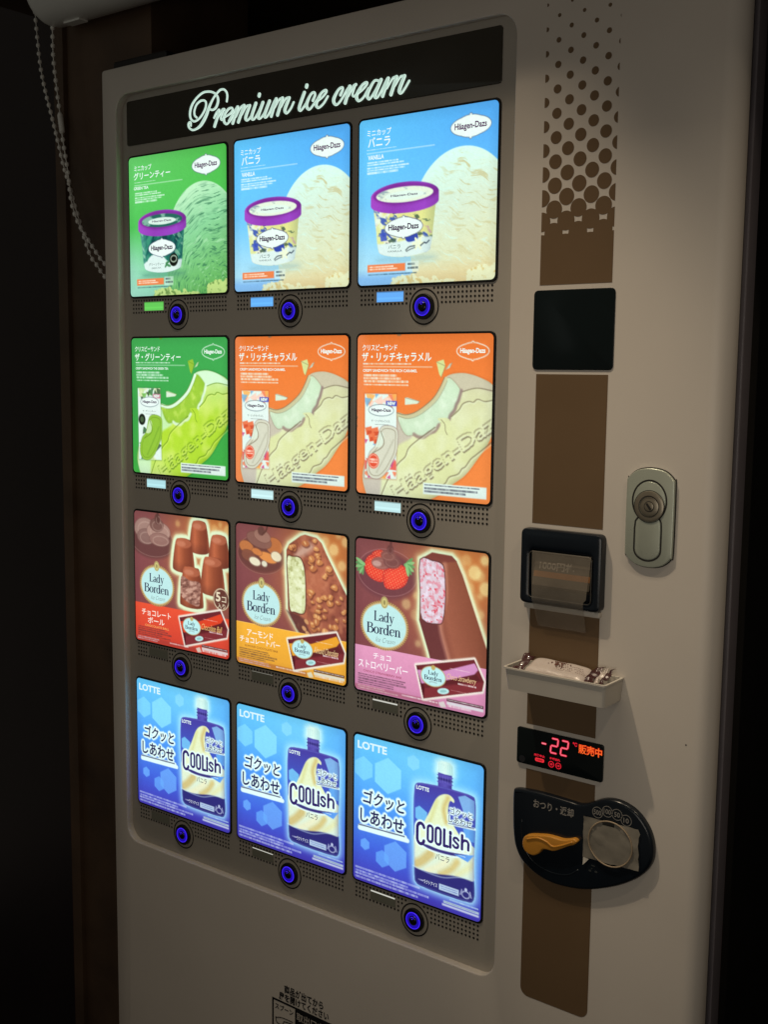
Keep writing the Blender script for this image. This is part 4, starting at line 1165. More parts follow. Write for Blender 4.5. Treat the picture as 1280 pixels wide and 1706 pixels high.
    A.fill(A.poly([(0.80, 0.614), (0.945, 0.580), (0.90, 0.637)]), (96, 160, 240))
    A.fine(0.83, 0.605, 0.905, 0.617, 1, (226, 246, 255), 0.8, 61)
    nv = (52, 38, 106)
    for p, w_ in zip(ST, WS):
        mb = MB()
        mb.ribbon(p, [w_] * len(p), 0.0, 2)
        A.txt.append((np.array([(v[0], v[2]) for v in mb.v]), mb.f, nv))
    A.T('バニラ', (0.660, 0.640, 0.765, 0.682), (70, 66, 90), 0.01)
    A.T('LOTTE', (0.506, 0.230, 0.604, 0.257), (236, 255, 252), 0.03)
    A.T('LOTTE', (0.030, 0.036, 0.270, 0.090), (222, 250, 255), 0.035)
    A.T('ラクトアイス', (0.575, 0.840, 0.678, 0.866), (226, 236, 250), 0.03)
    A.fine(0.53, 0.848, 0.57, 0.862, 1, (206, 216, 240), 0.8, 62, ragged=False)
    A.fill(A.rect(0.69, 0.836, 0.838, 0.876), (196, 222, 242), 0.95)
    A.fine(0.698, 0.842, 0.832, 0.872, 2, (70, 90, 160), 0.6, 63, ragged=False)
    hx = np.minimum(np.abs(A.ell(0.89, 0.852, 0.028, 0.022)) - 0.003, A.line([(0.86, 0.826), (0.85, 0.86)], 0.006))
    hx = np.minimum(hx, A.line([(0.92, 0.826), (0.93, 0.86)], 0.006))
    hx = np.minimum(hx, A.ell(0.89, 0.82, 0.01, 0.012))
    A.fill(hx, (214, 230, 250), 0.85)
    A.fine(0.016, 0.905, 0.62, 0.99, 4, (206, 222, 250), 0.72, 64)
    A.fine(0.77, 0.915, 0.985, 0.93, 1, (190, 226, 244), 0.8, 65, ragged=False)
    A.fill(A.rect(0.725, 0.937, 0.988, 0.953), (206, 232, 226), 0.8)
    A.fine(0.73, 0.94, 0.98, 0.95, 1, (90, 110, 150), 0.6, 66)
    A.fill(A.rect(0.715, 0.958, 0.988, 0.972), (226, 240, 246), 0.8)
    return A

def sheet_mesh(A, name, r=0.028):
    """the sheet itself: a flat grid with rounded corners, inks in its colour attribute"""
    g = np.linspace(0, 1, NG)
    U, V = np.meshgrid(g, g)
    X, Z = (U - 0.5) * PW, -V * PH
    # pull the corners in onto an arc
    for sx in (-1, 1):
        for top in (0, 1):
            cx = sx * (PW / 2 - r)
            cz = -r if top else -(PH - r)
            inq = ((X - cx) * sx > 0) & ((Z - cz) * (1 if top else -1) > 0)
            dx, dz = X - cx, Z - cz
            L = np.hypot(dx, dz)
            k = np.where(inq & (L > r), r / np.maximum(L, 1e-9), 1.0)
            X, Z = cx + dx * k, cz + dz * k
    n = NG * NG
    co = np.zeros((n, 3), np.float32)
    co[:, 0], co[:, 2] = X.ravel() * S, Z.ravel() * S
    i = np.arange(NG - 1)
    a = (i[:, None] * NG + i[None, :]).ravel()
    q = np.stack([a, a + NG, a + NG + 1, a + 1], 1).astype(np.int32)
    me = bpy.data.meshes.new(name)
    me.vertices.add(n)
    me.vertices.foreach_set('co', co.ravel())
    me.loops.add(q.size)
    me.loops.foreach_set('vertex_index', q.ravel())
    me.polygons.add(len(q))
    me.polygons.foreach_set('loop_start', np.arange(0, q.size, 4, dtype=np.int32))
    me.update(calc_edges=True)
    at = me.color_attributes.new('Ink', 'FLOAT_COLOR', 'POINT')
    c = np.ones((n, 4), np.float32)
    # paper grain of the print
    grain = 1 + 0.05 * (vnoise(U, V, 60, 60, 101, 2) - 0.5) + 0.025 * np.random.RandomState(9).randn(NG, NG)
    # the tubes behind the sheet: brighter across two soft bands, a little dimmer towards the rim
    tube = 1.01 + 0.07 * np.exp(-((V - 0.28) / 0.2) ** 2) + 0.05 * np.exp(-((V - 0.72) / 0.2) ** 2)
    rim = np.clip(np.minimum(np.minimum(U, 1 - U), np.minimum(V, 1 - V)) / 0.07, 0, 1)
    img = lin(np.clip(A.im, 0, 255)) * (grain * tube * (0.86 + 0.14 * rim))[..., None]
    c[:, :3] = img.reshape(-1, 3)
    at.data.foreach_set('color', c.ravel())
    me.materials.append(M['ink'])
    return me

def lettering_mesh(A, name):
    mb = MB()
    for k, (p, f, c) in enumerate(A.txt):
        y = -0.0010 - 0.00007 * k
        mb.add([((u - 0.5) * PW, y, -v * PH) for u, v in p], f, c)
    me = bpy.data.meshes.new(name)
    me.from_pydata([(v[0] * S, v[1] * S, v[2] * S) for v in mb.v], [], mb.f)
    at = me.color_attributes.new('Ink', 'FLOAT_COLOR', 'POINT')
    arr = np.ones((len(mb.v), 4), np.float32)
    arr[:, :3] = np.array([lin(c) for c in mb.c])
    at.data.foreach_set('color', arr.ravel())
    me.materials.append(M['ink'])
    return me

# ------------------------------------------------------------------ the setting
def struct(o):
    o['kind'] = 'structure'
    return o

FLOOR = -Z0 / S
struct(MB().box(-14, 10, -16, 5, FLOOR - 0.3, FLOOR).build('floor', M['floor'], origin=(0, 0, FLOOR)))
struct(MB().box(-14, 10, 4.6, 4.9, FLOOR, 6.0).build('wall_back', M['night'], origin=(0, 4.6, FLOOR)))
struct(MB().box(-14, -2.84, 1.5, 1.7, FLOOR, 6.0).build('wall_left', M['night'], origin=(-6, 1.6, FLOOR)))
b = MB().box(-2.82, -1.80, 0.50, 1.49, FLOOR, 1.9)
b.box(-2.885, -2.77, 0.46, 0.56, FLOOR, 1.9)
struct(b.build('wall_jamb', M['wood'], origin=(-2.3, 0.5, FLOOR)))
struct(MB().box(3.02, 9.0, 0.30, 1.5, FLOOR, 3.0).build('wall_right', M['wood'], origin=(4, 0.3, FLOOR)))
struct(MB().box(-4.5, 9.0, -1.0, 4.5, 1.80, 2.2).build('soffit', M['wood'], origin=(0, 0, 1.8)))

# ------------------------------------------------------------------ the vending machine
vm = thing('vending_machine', (0.54, 0.8, FLOOR), 'off-white ice cream vending machine with twelve lit advert panels and blue ring buttons', 'vending machine')
D = -0.055         # the door skin stands this far in front of the display board
XL, XR, ZT, ZB = -1.685, 2.775, 0.600, -11.2
# cabinet behind the door
MB().box(-1.60, 2.68, 0.225, 4.4, FLOOR + 0.3, 0.56).build('cabinet', M['cabinet'], vm, origin=(0.54, 2.3, FLOOR + 0.3))

# door skin with the display opening
NC = 8
hole = rr(-1.535, -4.797, 1.588, 0.408, 0.115, NC)
def rrd(x0, z0, x1, z1, r, n=NC):
    return rr(x0, z0, x1, z1, max(r, 1e-3), n)
L = []
ch = 0.009
rw = 0.095
def door_loop(grow_r, grow_l, y):
    return [(a, y, b) for a, b in rrd(XL + 0.018 - grow_l, ZB, XR - rw + grow_r, ZT - 0.018 + grow_l, 0.02)]
hl = [(a, 0.012, b) for a, b in inset(hole, -0.006)]
h2 = [(a, D + ch, b) for a, b in hole]
door = MB()
seq = [hl, h2]
for k in range(1, 5):
    t = math.pi / 2 * k / 4
    seq.append([(a, D + ch * (1 - math.sin(t)), b) for a, b in inset(hole, -ch * (1 - math.cos(t)))])
for k in range(0, 9):
    t = math.pi / 2 * k / 8
    seq.append(door_loop(rw * math.sin(t), 0.018 * math.sin(t), D + rw * (1 - math.cos(t))))
seq.append(door_loop(rw, 0.018, 0.046))
seq.append(door_loop(rw - 0.03, 0.0, 0.048))
door.loops(seq, False, False)
door.build('door', M['door'], vm, origin=(0.54, D, ZB), angle=35)
g = MB()
g.box(XL + 0.01, XR - 0.025, 0.047, 0.120, ZB, ZT - 0.01)
g.build('door_gasket', M['rubber'], vm, origin=(0.54, 0.04, ZB))
g = MB()
g.slab(rr(XL + 0.002, ZB, XR, ZT - 0.002, 0.02), 0.120, 0.225, 0.008)
g.build('door_edge_trim', M['edge'], vm, origin=(0.54, 0.1, ZB), angle=30)
MB().slab(rr(-1.74, 0.604, -1.20, 0.69, 0.02), 0.10, 0.24, 0.01).build('hinge_cover', M['black'], vm)

# display board, sunk behind the door skin
MB().slab(inset(hole, -0.004), 0.0, 0.05).build('display_board', M['frame'], vm, origin=(0.0, 0, -4.8))

# header
hd = MB().slab(rr(-1.478, 0.080, 1.476, 0.370, 0.018), -0.010, 0.0, 0.003).build('header_panel', M['header'], vm, origin=(0, 0, 0.08), angle=30)
STROKES = [
    ([(-0.525,0.249),(-0.52,0.277),(-0.526,0.303),(-0.551,0.324),(-0.58,0.326),(-0.607,0.312),(-0.626,0.299),(-0.647,0.279),(-0.67,0.251),(-0.688,0.225),(-0.707,0.19),(-0.737,0.153),(-0.767,0.128),(-0.806,0.114),(-0.841,0.114),(-0.867,0.131),(-0.873,0.152),(-0.862,0.164),(-0.851,0.158),(-0.851,0.141)],[1,1,1,1,1,1,1,1,1.4,1.8,2,2,1.6,1,1,1,1,1,1,1]),
    ([(-0.797,0.185),(-0.814,0.2),(-0.816,0.229),(-0.796,0.264),(-0.761,0.282),(-0.731,0.282),(-0.71,0.266),(-0.715,0.234),(-0.741,0.2),(-0.775,0.175),(-0.814,0.164),(-0.844,0.176),(-0.857,0.206),(-0.85,0.245),(-0.826,0.28),(-0.782,0.312),(-0.731,0.331),(-0.68,0.329),(-0.638,0.315),(-0.609,0.291),(-0.601,0.265),(-0.61,0.238),(-0.627,0.22),(-0.652,0.214),(-0.675,0.22)],[1,1,1,1,1,1,1,1,1,1,1,1.1,1.2,1.3,1.2,1,1,1,1,1.2,1.4,1.4,1.2,1,1]),
    ([(-0.638,0.163),(-0.623,0.185),(-0.604,0.203)],[0.9,0.9,0.9]),
    ([(-0.595,0.204),(-0.606,0.169),(-0.634,0.112)],[1.7,1.7,1.7]),
    ([(-0.606,0.16),(-0.581,0.186),(-0.56,0.203),(-0.548,0.203)],[1,1.2,1.5,1.5]),
    ([(-0.552,0.202),(-0.573,0.168),(-0.579,0.151),(-0.569,0.143),(-0.552,0.154),(-0.499,0.17),(-0.474,0.189),(-0.482,0.204),(-0.507,0.202),(-0.54,0.178),(-0.552,0.148),(-0.544,0.122),(-0.524,0.113),(-0.495,0.13),(-0.474,0.155)],[0.9,0.9,0.9,0.9,0.9,1,1.2,1,1.2,1.6,1.7,1.3,1,1,1]),
    ([(-0.507,0.129),(-0.47,0.171),(-0.433,0.204)],[1,0.9,0.9]),
    ([(-0.43,0.202),(-0.473,0.112)],[1.8,1.8]),
    ([(-0.445,0.147),(-0.409,0.193),(-0.378,0.208)],[0.9,0.9,0.9]),
    ([(-0.375,0.204),(-0.424,0.113)],[1.8,1.8]),
    ([(-0.394,0.153),(-0.355,0.196),(-0.328,0.201)],[0.9,0.9,0.9]),
    ([(-0.326,0.197),(-0.361,0.132),(-0.346,0.114),(-0.313,0.135),(-0.283,0.181)],[1.7,1.8,1.1,1,1]),
    ([(-0.274,0.204),(-0.31,0.13),(-0.292,0.113),(-0.26,0.141),(-0.227,0.186)],[1.8,1.8,1.1,1,1]),
    ([(-0.25,0.237),(-0.255,0.221)],[2.2,2.2]),
    ([(-0.215,0.201),(-0.254,0.127),(-0.239,0.112),(-0.207,0.134),(-0.172,0.187)],[1.8,1.8,1.1,1,1]),
    ([(-0.16,0.202),(-0.201,0.129),(-0.189,0.112),(-0.16,0.136),(-0.125,0.189),(-0.105,0.21)],[1.8,1.8,1.1,1,1,1]),
    ([(-0.105,0.207),(-0.146,0.114)],[1.8,1.8]),
    ([(-0.117,0.16),(-0.082,0.2),(-0.057,0.208)],[0.9,0.9,0.9]),
    ([(-0.054,0.205),(-0.094,0.114)],[1.8,1.8]),
    ([(-0.065,0.157),(-0.031,0.197),(-0.006,0.204)],[0.9,0.9,0.9]),
    ([(-0.0,0.199),(-0.034,0.137),(-0.02,0.115),(0.011,0.135),(0.036,0.17)],[1.8,1.8,1.1,1,1]),
    ([(0.121,0.214),(0.081,0.136),(0.092,0.116),(0.125,0.141),(0.158,0.179)],[1.7,1.7,1.1,1,1]),
    ([(0.134,0.236),(0.129,0.221)],[2,2]),
    ([(0.187,0.16),(0.204,0.189),(0.194,0.206),(0.169,0.194),(0.14,0.15),(0.144,0.123),(0.165,0.115),(0.198,0.142),(0.22,0.161)],[1.3,1.2,1,1.2,1.8,1.5,1,1,1]),
    ([(0.213,0.148),(0.263,0.171),(0.291,0.196),(0.28,0.206),(0.248,0.189),(0.216,0.145),(0.216,0.124),(0.234,0.114),(0.27,0.133),(0.302,0.168)],[1,1,1.2,1,1.2,1.8,1.5,1,1,1]),
    ([(0.397,0.163),(0.414,0.192),(0.407,0.204),(0.38,0.192),(0.348,0.149),(0.352,0.122),(0.373,0.114),(0.404,0.136),(0.439,0.178),(0.466,0.203)],[1.3,1.2,1,1.2,1.8,1.5,1,1,1,1]),
    ([(0.466,0.201),(0.433,0.115)],[1.8,1.8]),
    ([(0.456,0.15),(0.49,0.195),(0.511,0.205)],[1,1.2,1.4]),
    ([(0.504,0.198),(0.487,0.156),(0.494,0.143),(0.512,0.148),(0.562,0.172),(0.592,0.198),(0.582,0.207),(0.552,0.191),(0.518,0.147),(0.522,0.121),(0.539,0.113),(0.57,0.13),(0.603,0.172)],[1,0.9,0.9,0.9,1,1.2,1,1.2,1.8,1.5,1,1,1]),
    ([(0.676,0.202),(0.649,0.208),(0.623,0.184),(0.596,0.142),(0.6,0.118),(0.617,0.116),(0.65,0.15),(0.686,0.198)],[1,1,1.4,1.8,1.4,1,1,1]),
    ([(0.692,0.205),(0.65,0.129),(0.664,0.114),(0.69,0.139),(0.735,0.204)],[1.8,1.8,1.1,1,1]),
    ([(0.742,0.205),(0.704,0.117)],[1.8,1.8]),
    ([(0.733,0.154),(0.774,0.201),(0.797,0.207)],[0.9,0.9,0.9]),
    ([(0.8,0.205),(0.763,0.117)],[1.8,1.8]),
    ([(0.791,0.161),(0.826,0.201),(0.852,0.205)],[0.9,0.9,0.9]),
    ([(0.855,0.202),(0.821,0.132),(0.834,0.115),(0.859,0.136),(0.888,0.172)],[1.8,1.8,1.1,1,1]),
]
for k, (pts, ws) in enumerate(STROKES):
    if len(pts) == 2 and ws[0] >= 2:          # the dots of the i
        (a, b), (c_, d_) = pts
        STROKES[k] = ([(a + 0.006, b + 0.016), ((a + c_) / 2 + 0.006, (b + d_) / 2 + 0.016)], [1.9, 1.9])
wb = 0.0104
sg = MB()
for k, (pts, ws) in enumerate(STROKES):
    sg.ribbon(pts, [w * wb for w in ws], -0.0105 - 0.00012 * k, 5, grow=0.0014)
sg.build('letter_outline', M['sign_edge'], hd, origin=(0, -0.0105, 0.11), recalc=False)
sg = MB()
for k, (pts, ws) in enumerate(STROKES):
    sg.ribbon(pts, [w * wb for w in ws], -0.0160 - 0.00012 * k, 5)
sg.build('lettering', M['sign'], hd, origin=(0, -0.016, 0.11), recalc=False)

# advert panels
SHEETS = {}
for key, fn in (('cup_green', lambda: ice_cup_sheet(True)), ('cup_vanilla', lambda: ice_cup_sheet(False)), ('crispy_green', lambda: crispy_sheet(True)), ('crispy_caramel', lambda: crispy_sheet(False)),
                ('balls', lady_ball_sheet), ('almond', lady_almond_sheet), ('berry', lady_berry_sheet), ('pouch', pouch_sheet)):
    A = fn()
    SHEETS[key] = (sheet_mesh(A, 'advert_sheet'), lettering_mesh(A, 'lettering'))

GRID = [['cup_green', 'cup_vanilla', 'cup_vanilla'], ['crispy_green', 'crispy_caramel', 'crispy_caramel'], ['balls', 'almond', 'berry'], ['pouch', 'pouch', 'pouch']]
PLABEL = {'cup_green': 'green advert for a green tea ice cream cup', 'cup_vanilla': 'blue advert for a vanilla ice cream cup',
          'crispy_green': 'green advert for a green tea ice cream sandwich', 'crispy_caramel': 'orange advert for a caramel ice cream sandwich',
          'balls': 'brown and red advert for chocolate ice cream balls', 'almond': 'brown and yellow advert for an almond chocolate bar',
          'berry': 'brown and pink advert for a chocolate strawberry bar', 'pouch': 'blue advert for a vanilla ice cream drinking pouch'}
TOPS = [0.0, -1.202, -2.393, -3.594]

# one of each repeated part, at the first place; the rest are copies
bez_me = MB().slab(rr(-PW / 2 - 0.013, -PH - 0.013, PW / 2 + 0.013, 0.013, 0.036), -0.0065, 0.0, 0.004).mesh('product_panel', (0, 0, 0))
bez_me.materials.append(M['black'])
# vent holes
vt = MB()
BZ = -1.05
for j in range(4):
    for i in range(34):
        x, z = -0.4445 + 0.02693 * i, -0.949 - 0.0265 * j
        if math.hypot(x, z - BZ) < 0.119 or (-0.347 < x < -0.128 and -1.022 < z < -0.956):
            continue
        vt.flat(circle(x, z, 0.0072, 10), -0.0012)
vent_me = vt.mesh('vent_holes', (0, 0, 0), recalc=False)
vent_me.materials.append(M['hole'])
# price window
def window_mesh(lit, bar, colour):
    w = MB()
    def pane(x0, z0, x1, z1, y, c):
        w.flat([(x1, z1), (x0, z1), (x0, z0), (x1, z0)], y, c)
    m = M['ink'] if lit else M['paper']
    if lit:
        pane(-0.333, -1.017, -0.143, -0.960, -0.0014, colour)
        pane(-0.333, -0.9655, -0.143, -0.960, -0.0018, tuple(int(c * 0.8) for c in colour))
        pane(-0.327, -1.004, -0.149, -0.992, -0.0018, tuple(min(255, int(c * 1.06)) for c in colour))
    else:
        pane(-0.335, -1.020, -0.141, -0.958, -0.0014, (136, 134, 122))
        pane(-0.329, -1.016, -0.147, -0.968, -0.0018, (128, 130, 118))
    me = w.mesh('price_window', (0, 0, 0), ink=True, recalc=False)
    me.materials.append(m)
    return me
win_me = {}
# button
def btn_meshes():
    a = MB().lathe(0, 0, [(0.0690, -0.016), (0.0710, -0.014), (0.0720, 0.0)], 48)
    a.ann(0, 0, 0.0515, 0.0690, -0.0165, 48)
    m1 = a.mesh('select_button', (0, 0, 0), smooth=True)
    m1.materials.append(M['black'])
    m1.set_sharp_from_angle(angle=R(30))
    m2 = MB().ann(0, 0, 0.0925, 0.1010, -0.0014, 56).mesh('groove', (0, 0, 0), recalc=False)
    m2.materials.append(M['hole'])
    r = MB()
    prof = [(0.0460, -0.0180), (0.0470, -0.0202), (0.0485, -0.0210), (0.0505, -0.0202), (0.0515, -0.0170)]
    r.loops([[(p[0], y, p[1]) for p in circle(0, 0, q, 48)] for q, y in prof], False)
    m3 = r.mesh('light_ring', (0, 0, 0), smooth=True)
    m3.materials.append(M['blue'])
    m4 = MB().lathe(0, 0, [(0.004, -0.0290), (0.012, -0.0284), (0.021, -0.0262), (0.028, -0.0226), (0.0300, -0.0180)], 40).mesh('button_cap', (0, 0, 0), smooth=True)
    m4.materials.append(M['dome'])
    m5 = MB().ann(0, 0, 0.0290, 0.0465, -0.0186, 48).mesh('light_diffuser', (0, 0, 0), recalc=False)
    m5.materials.append(M['blue_dim'])
    sp = MB()  # glowing spots standing in for the ring light's reflection in the dome
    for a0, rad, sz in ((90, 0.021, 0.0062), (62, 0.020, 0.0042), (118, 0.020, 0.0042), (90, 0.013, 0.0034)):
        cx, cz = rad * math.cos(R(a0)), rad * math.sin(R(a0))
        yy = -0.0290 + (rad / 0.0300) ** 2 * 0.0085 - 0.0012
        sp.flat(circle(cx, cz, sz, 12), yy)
    m6 = sp.mesh('painted_glint', (0, 0, 0), recalc=False)
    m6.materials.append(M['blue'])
    return m1, m2, m3, m4, m5, m6
BT = btn_meshes()

def inst(name, me, parent, origin, label=None):
    o = bpy.data.objects.new(name, me)
    col.objects.link(o)
    if label:
        o['label'] = label
    return place(o, parent, origin)

WCOL = {0: [(104, 206, 92), (104, 180, 250), (104, 176, 250)], 1: [(178, 226, 232), (200, 238, 240), (196, 234, 236)]}
BARS = {(2, 2): 1.0, (3, 1): 0.6, (3, 2): 1.0, (2, 1): 0.25}
for r in range(4):
    for c in range(3):
        o = (c - 1.0, 0.0, TOPS[r])
        p = inst('product_panel', bez_me, vm, o, PLABEL[GRID[r][c]])
        sh, le = SHEETS[GRID[r][c]]
        po = (o[0], -0.0080, o[2])
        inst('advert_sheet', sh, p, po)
        inst('lettering', le, p, (po[0], -0.0080, po[2]))
        inst('vent_holes', vent_me, vm, o)
        if r < 2:
            inst('price_window', window_mesh(True, 0, WCOL[r][c]), vm, o)
        else:
            w = inst('price_window', win_me.setdefault('dark', window_mesh(False, 0, None)), vm, o)
            k = BARS.get((r, c))
            if k:
                lb = MB().flat([(o[0] - 0.147, o[2] - 0.960), (o[0] - 0.331, o[2] - 0.960), (o[0] - 0.331, o[2] - 0.960 - 0.0085 * k), (o[0] - 0.147, o[2] - 0.960 - 0.0085 * k)], -0.0022, (206, 206, 196) if k > 0.5 else (150, 150, 140))
                lb.build('price_slip', M['ink'], w, ink=True, recalc=False)
        bo = (o[0], 0.0, o[2] + BZ)
        bt = inst('select_button', BT[0], vm, bo)
        for nm, me in (('groove', BT[1]), ('light_ring', BT[2]), ('button_cap', BT[3]), ('light_diffuser', BT[4]), ('painted_glint', BT[5])):
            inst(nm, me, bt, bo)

# ------------------------------------------------------------------ the brown stripe with its halftone dots
X0, X1 = 1.764, 2.169
st = MB()
def dotr(z):
    return float(np.interp(z, [-0.78, -0.70, -0.59, -0.472, -0.355, -0.239, -0.121, 0.0, 0.112, 0.228, 0.343, 0.46, 0.56], [0.0535, 0.0515, 0.0445, 0.0395, 0.0355, 0.031, 0.0262, 0.0215, 0.0172, 0.0135, 0.0095, 0.0065, 0.003]))
# the printed area traced as one sheet: the union of the dots and the solid band, clipped to the stripe
gx = np.linspace(X0, X1, 151)
gz = np.linspace(-0.967, 0.585, 576)
GX, GZ = np.meshgrid(gx, gz)
F = GZ + 0.7170
for i in range(7):
    x = 1.7665 + 0.0684 * i
    for j in range(13):
        z = 0.4595 - 0.117 * j + (0.0 if i % 2 else 0.0585)
        if -0.80 < z < 0.57:
            F = np.minimum(F, np.hypot(GX - x, GZ - z) - dotr(z))
def edge_pt(a, b):
    t = F[a] / (F[a] - F[b])
    return (GX[a] + t * (GX[b] - GX[a]), D - 0.0010, GZ[a] + t * (GZ[b] - GZ[a]))
vid = {}
def vert(key, p):
    if key not in vid:
        vid[key] = len(st.v)
        st.v.append(p)
        st.c.append(None)
    return vid[key]
run = None
for j in range(len(gz) - 1):
    for i in range(len(gx) - 1):
        q = [(j, i), (j, i + 1), (j + 1, i + 1), (j + 1, i)]
        ins = [F[k] <= 0 for k in q]
        if not any(ins):
            continue
        face = []
        for k in range(4):
            a, b_ = q[k], q[(k + 1) % 4]
            if ins[k]:
                face.append(vert(a, (GX[a], D - 0.0010, GZ[a])))
            if ins[k] != ins[(k + 1) % 4]:
                face.append(vert((min(a, b_), max(a, b_)), edge_pt(a, b_)))
        st.f.append(tuple(face))
st.build('brown_stripe', M['brown'], vm, recalc=False, label='brown stripe dissolving upwards into shrinking halftone dots')
def strip(z0, z1, label=None):
    MB().flat([(X1 - 0.004, z1), (X0 - 0.006, z1), (X0 - 0.006, z0), (X1 - 0.004, z0)], D - 0.0010).build('brown_stripe', M['brown'], vm, recalc=False)
strip(-2.190, -1.416)
strip(-3.274, -2.639)
pts = [q for q in rr(X0 - 0.001, -4.812, X1 + 0.004, -3.522, 0.05, 8) if q[1] < -3.9] + []
low = [(X1 + 0.004, -3.522), (X0 - 0.001, -3.522)] + [q for q in rr(X0 - 0.001, -4.812, X1 + 0.004, -3.522, 0.05, 8) if q[1] < -4.2]
MB().flat(low, D - 0.0010).build('brown_stripe', M['brown'], vm, recalc=False)

MB().flat(circle(2.650, -3.205, 0.0042, 10), D - 0.0008).build('paint_chip', M['gap'], vm, recalc=False)
# blank plate
bp = MB().slab(rr(1.735, -1.394, 2.1905, -0.992, 0.024), D - 0.005, D, 0.002).build('blank_plate', M['teal'], vm, origin=(1.96, D, -1.39), angle=30)

# bill acceptor: ledge, deep frame, clear window and its flap
ba_o = (1.95, D, -2.61)
fr_out = rr(1.722, -2.608, 2.188, -2.213, 0.030, 6)
fr_in = rr(1.772, -2.578, 2.143, -2.318, 0.030, 6)
f = MB()
yb, yf = D, D - 0.055
seq = [[(a, yb, b) for a, b in fr_out], [(a, yf + 0.012, b) for a, b in fr_out], [(a, yf + 0.004, b) for a, b in inset(fr_out, 0.004)], [(a, yf, b) for a, b in inset(fr_out, 0.013)]]
seq += [[(a, yf, b) for a, b in inset(fr_in, -0.012)], [(a, yf + 0.006, b) for a, b in fr_in], [(a, yb - 0.004, b) for a, b in inset(fr_in, 0.012)]]
f.loops(seq, False, True)
ba = f.build('bill_acceptor', M['navy'], vm, origin=ba_o, angle=35)
MB().slab(rr(1.737, -2.640, 2.176, -2.609, 0.008), D - 0.030, D, 0.006).build('bill_ledge', M['ivory'], ba, angle=30)
b = MB()
b.add([(1.795, D - 0.050, -2.505), (2.125, D - 0.050, -2.505), (2.125, D - 0.018, -2.345), (1.795, D - 0.018, -2.345)], [(0, 1, 2, 3)])
b.add([(1.795, D - 0.050, -2.505), (2.125, D - 0.050, -2.505), (2.125, D - 0.006, -2.530), (1.795, D - 0.006, -2.530)], [(0, 1, 2, 3)])
b.build('bill_flap', M['flap'], ba, recalc=False)
def flap_y(z):
    return D - 0.0505 + (z + 2.505) / 0.160 * 0.032
b = MB()
b.add([(1.797, flap_y(-2.462), -2.462), (2.123, flap_y(-2.462), -2.462), (2.123, flap_y(-2.432), -2.432), (1.797, flap_y(-2.432), -2.432)], [(0, 1, 2, 3)])
b.build('orange_band', M['flap_orange'], ba, recalc=False)
p_, f_ = glyphs('1000円札', 0.03)
p_ = fit(p_, (1.826, -2.378, 2.030, -2.424))
MB().add([(a, flap_y(z_) - 0.001, z_) for a, z_ in p_], f_).build('lettering', M['flap_ink'], ba, recalc=False)
for zz in (-2.352, -2.362):
    pass
wv = MB()
for k in range(25):
    t = k / 24
    z_ = -2.325 + t * (-0.405)
    y_ = yf - 0.006 - 0.010 * math.sin(t * 3.1) if t < 0.66 else yf - 0.010 + (t - 0.66) / 0.34 * 0.058
    y_ = min(y_, D - 0.004)
    dx = 0.010 * math.sin(t * 2.4)
    wv.add([(1.797 + 0.016 * t, y_, z_), (2.137 - 0.030 * t - (0.014 if t > .55 else 0), y_ + 0.002 * math.sin(t * 9), z_)], [])
n_ = 25
wv.f = [(2 * i, 2 * i + 1, 2 * i + 3, 2 * i + 2) for i in range(n_ - 1)]
wv.build('clear_tape', M['tape'], ba, smooth=True, label='strip of clear tape stuck over the bill window')

MB().tube([(a, yf - 0.0005, b) for a, b in rr(1.777, -2.572, 2.138, -2.330, 0.022, 5)], 0.0028, 6, True).build('window_edge', mat('smoked_window_edge', (0.06, 0.056, 0.05), 0.25), ba, smooth=True)
# lock plate
lk_o = [(2.296, -1.952), (2.303, -1.915), (2.335, -1.884), (2.372, -1.869), (2.419, -1.864), (2.466, -1.869), (2.503, -1.884), (2.535, -1.915), (2.543, -1.952),
        (2.543, -2.262), (2.535, -2.299), (2.503, -2.330), (2.466, -2.345), (2.419, -2.350), (2.372, -2.345), (2.335, -2.330), (2.303, -2.299), (2.296, -2.262)]
lk = MB().slab(smooth_pts(lk_o, 4, True), D - 0.020, D, 0.0045).build('lock_plate', M['metal'], vm, origin=(2.419, D, -2.35), angle=35)
kh = []
for a in np.linspace(-52, 232, 30):
    kh.append((2.418 + 0.0885 * math.cos(R(a)), -2.024 + 0.102 * math.sin(R(a))))
kh += [(2.349, -2.125), (2.3455, -2.16)]
for a in np.linspace(180, 360, 14):
    kh.append((2.4155 + 0.070 * math.cos(R(a)), -2.262 + 0.056 * math.sin(R(a))))
kh += [(2.4855, -2.16), (2.4830, -2.125)]
kh = np.array(kh)
gp = MB()
ki, ko = inset(kh, 0.0045), inset(kh, -0.0040)
n_ = len(kh)
gp.add([(a, D - 0.0206, b) for a, b in ki] + [(a, D - 0.0206, b) for a, b in ko], [(i, (i + 1) % n_, n_ + (i + 1) % n_, n_ + i) for i in range(n_)])
gp.build('handle_gap', M['gap'], lk, recalc=False)
MB().slab(inset(smooth_pts(lk_o, 4, True), -0.0045), D - 0.004, D, 0.001).build('plate_contact_shade', M['gap'], lk)  # dark rim drawn as the plate's contact shadow on the door
MB().slab(inset(kh, 0.007), D - 0.0222, D - 0.018, 0.0015).build('lock_handle', M['metal'], lk, angle=35)
cy = (2.419, -2.050)
MB().lathe(*cy, [(0.050, D - 0.0260), (0.052, D - 0.0265), (0.054, D - 0.0280), (0.072, D - 0.0280), (0.0755, D - 0.0262), (0.077, D - 0.0200)], 48, False).build('lock_cylinder', M['steel'], lk, angle=30)
MB().lathe(*cy, [(0.020, D - 0.0255), (0.046, D - 0.0255), (0.049, D - 0.0240), (0.0500, D - 0.0210)], 48, False).build('lock_face', M['steel'], lk, angle=30)
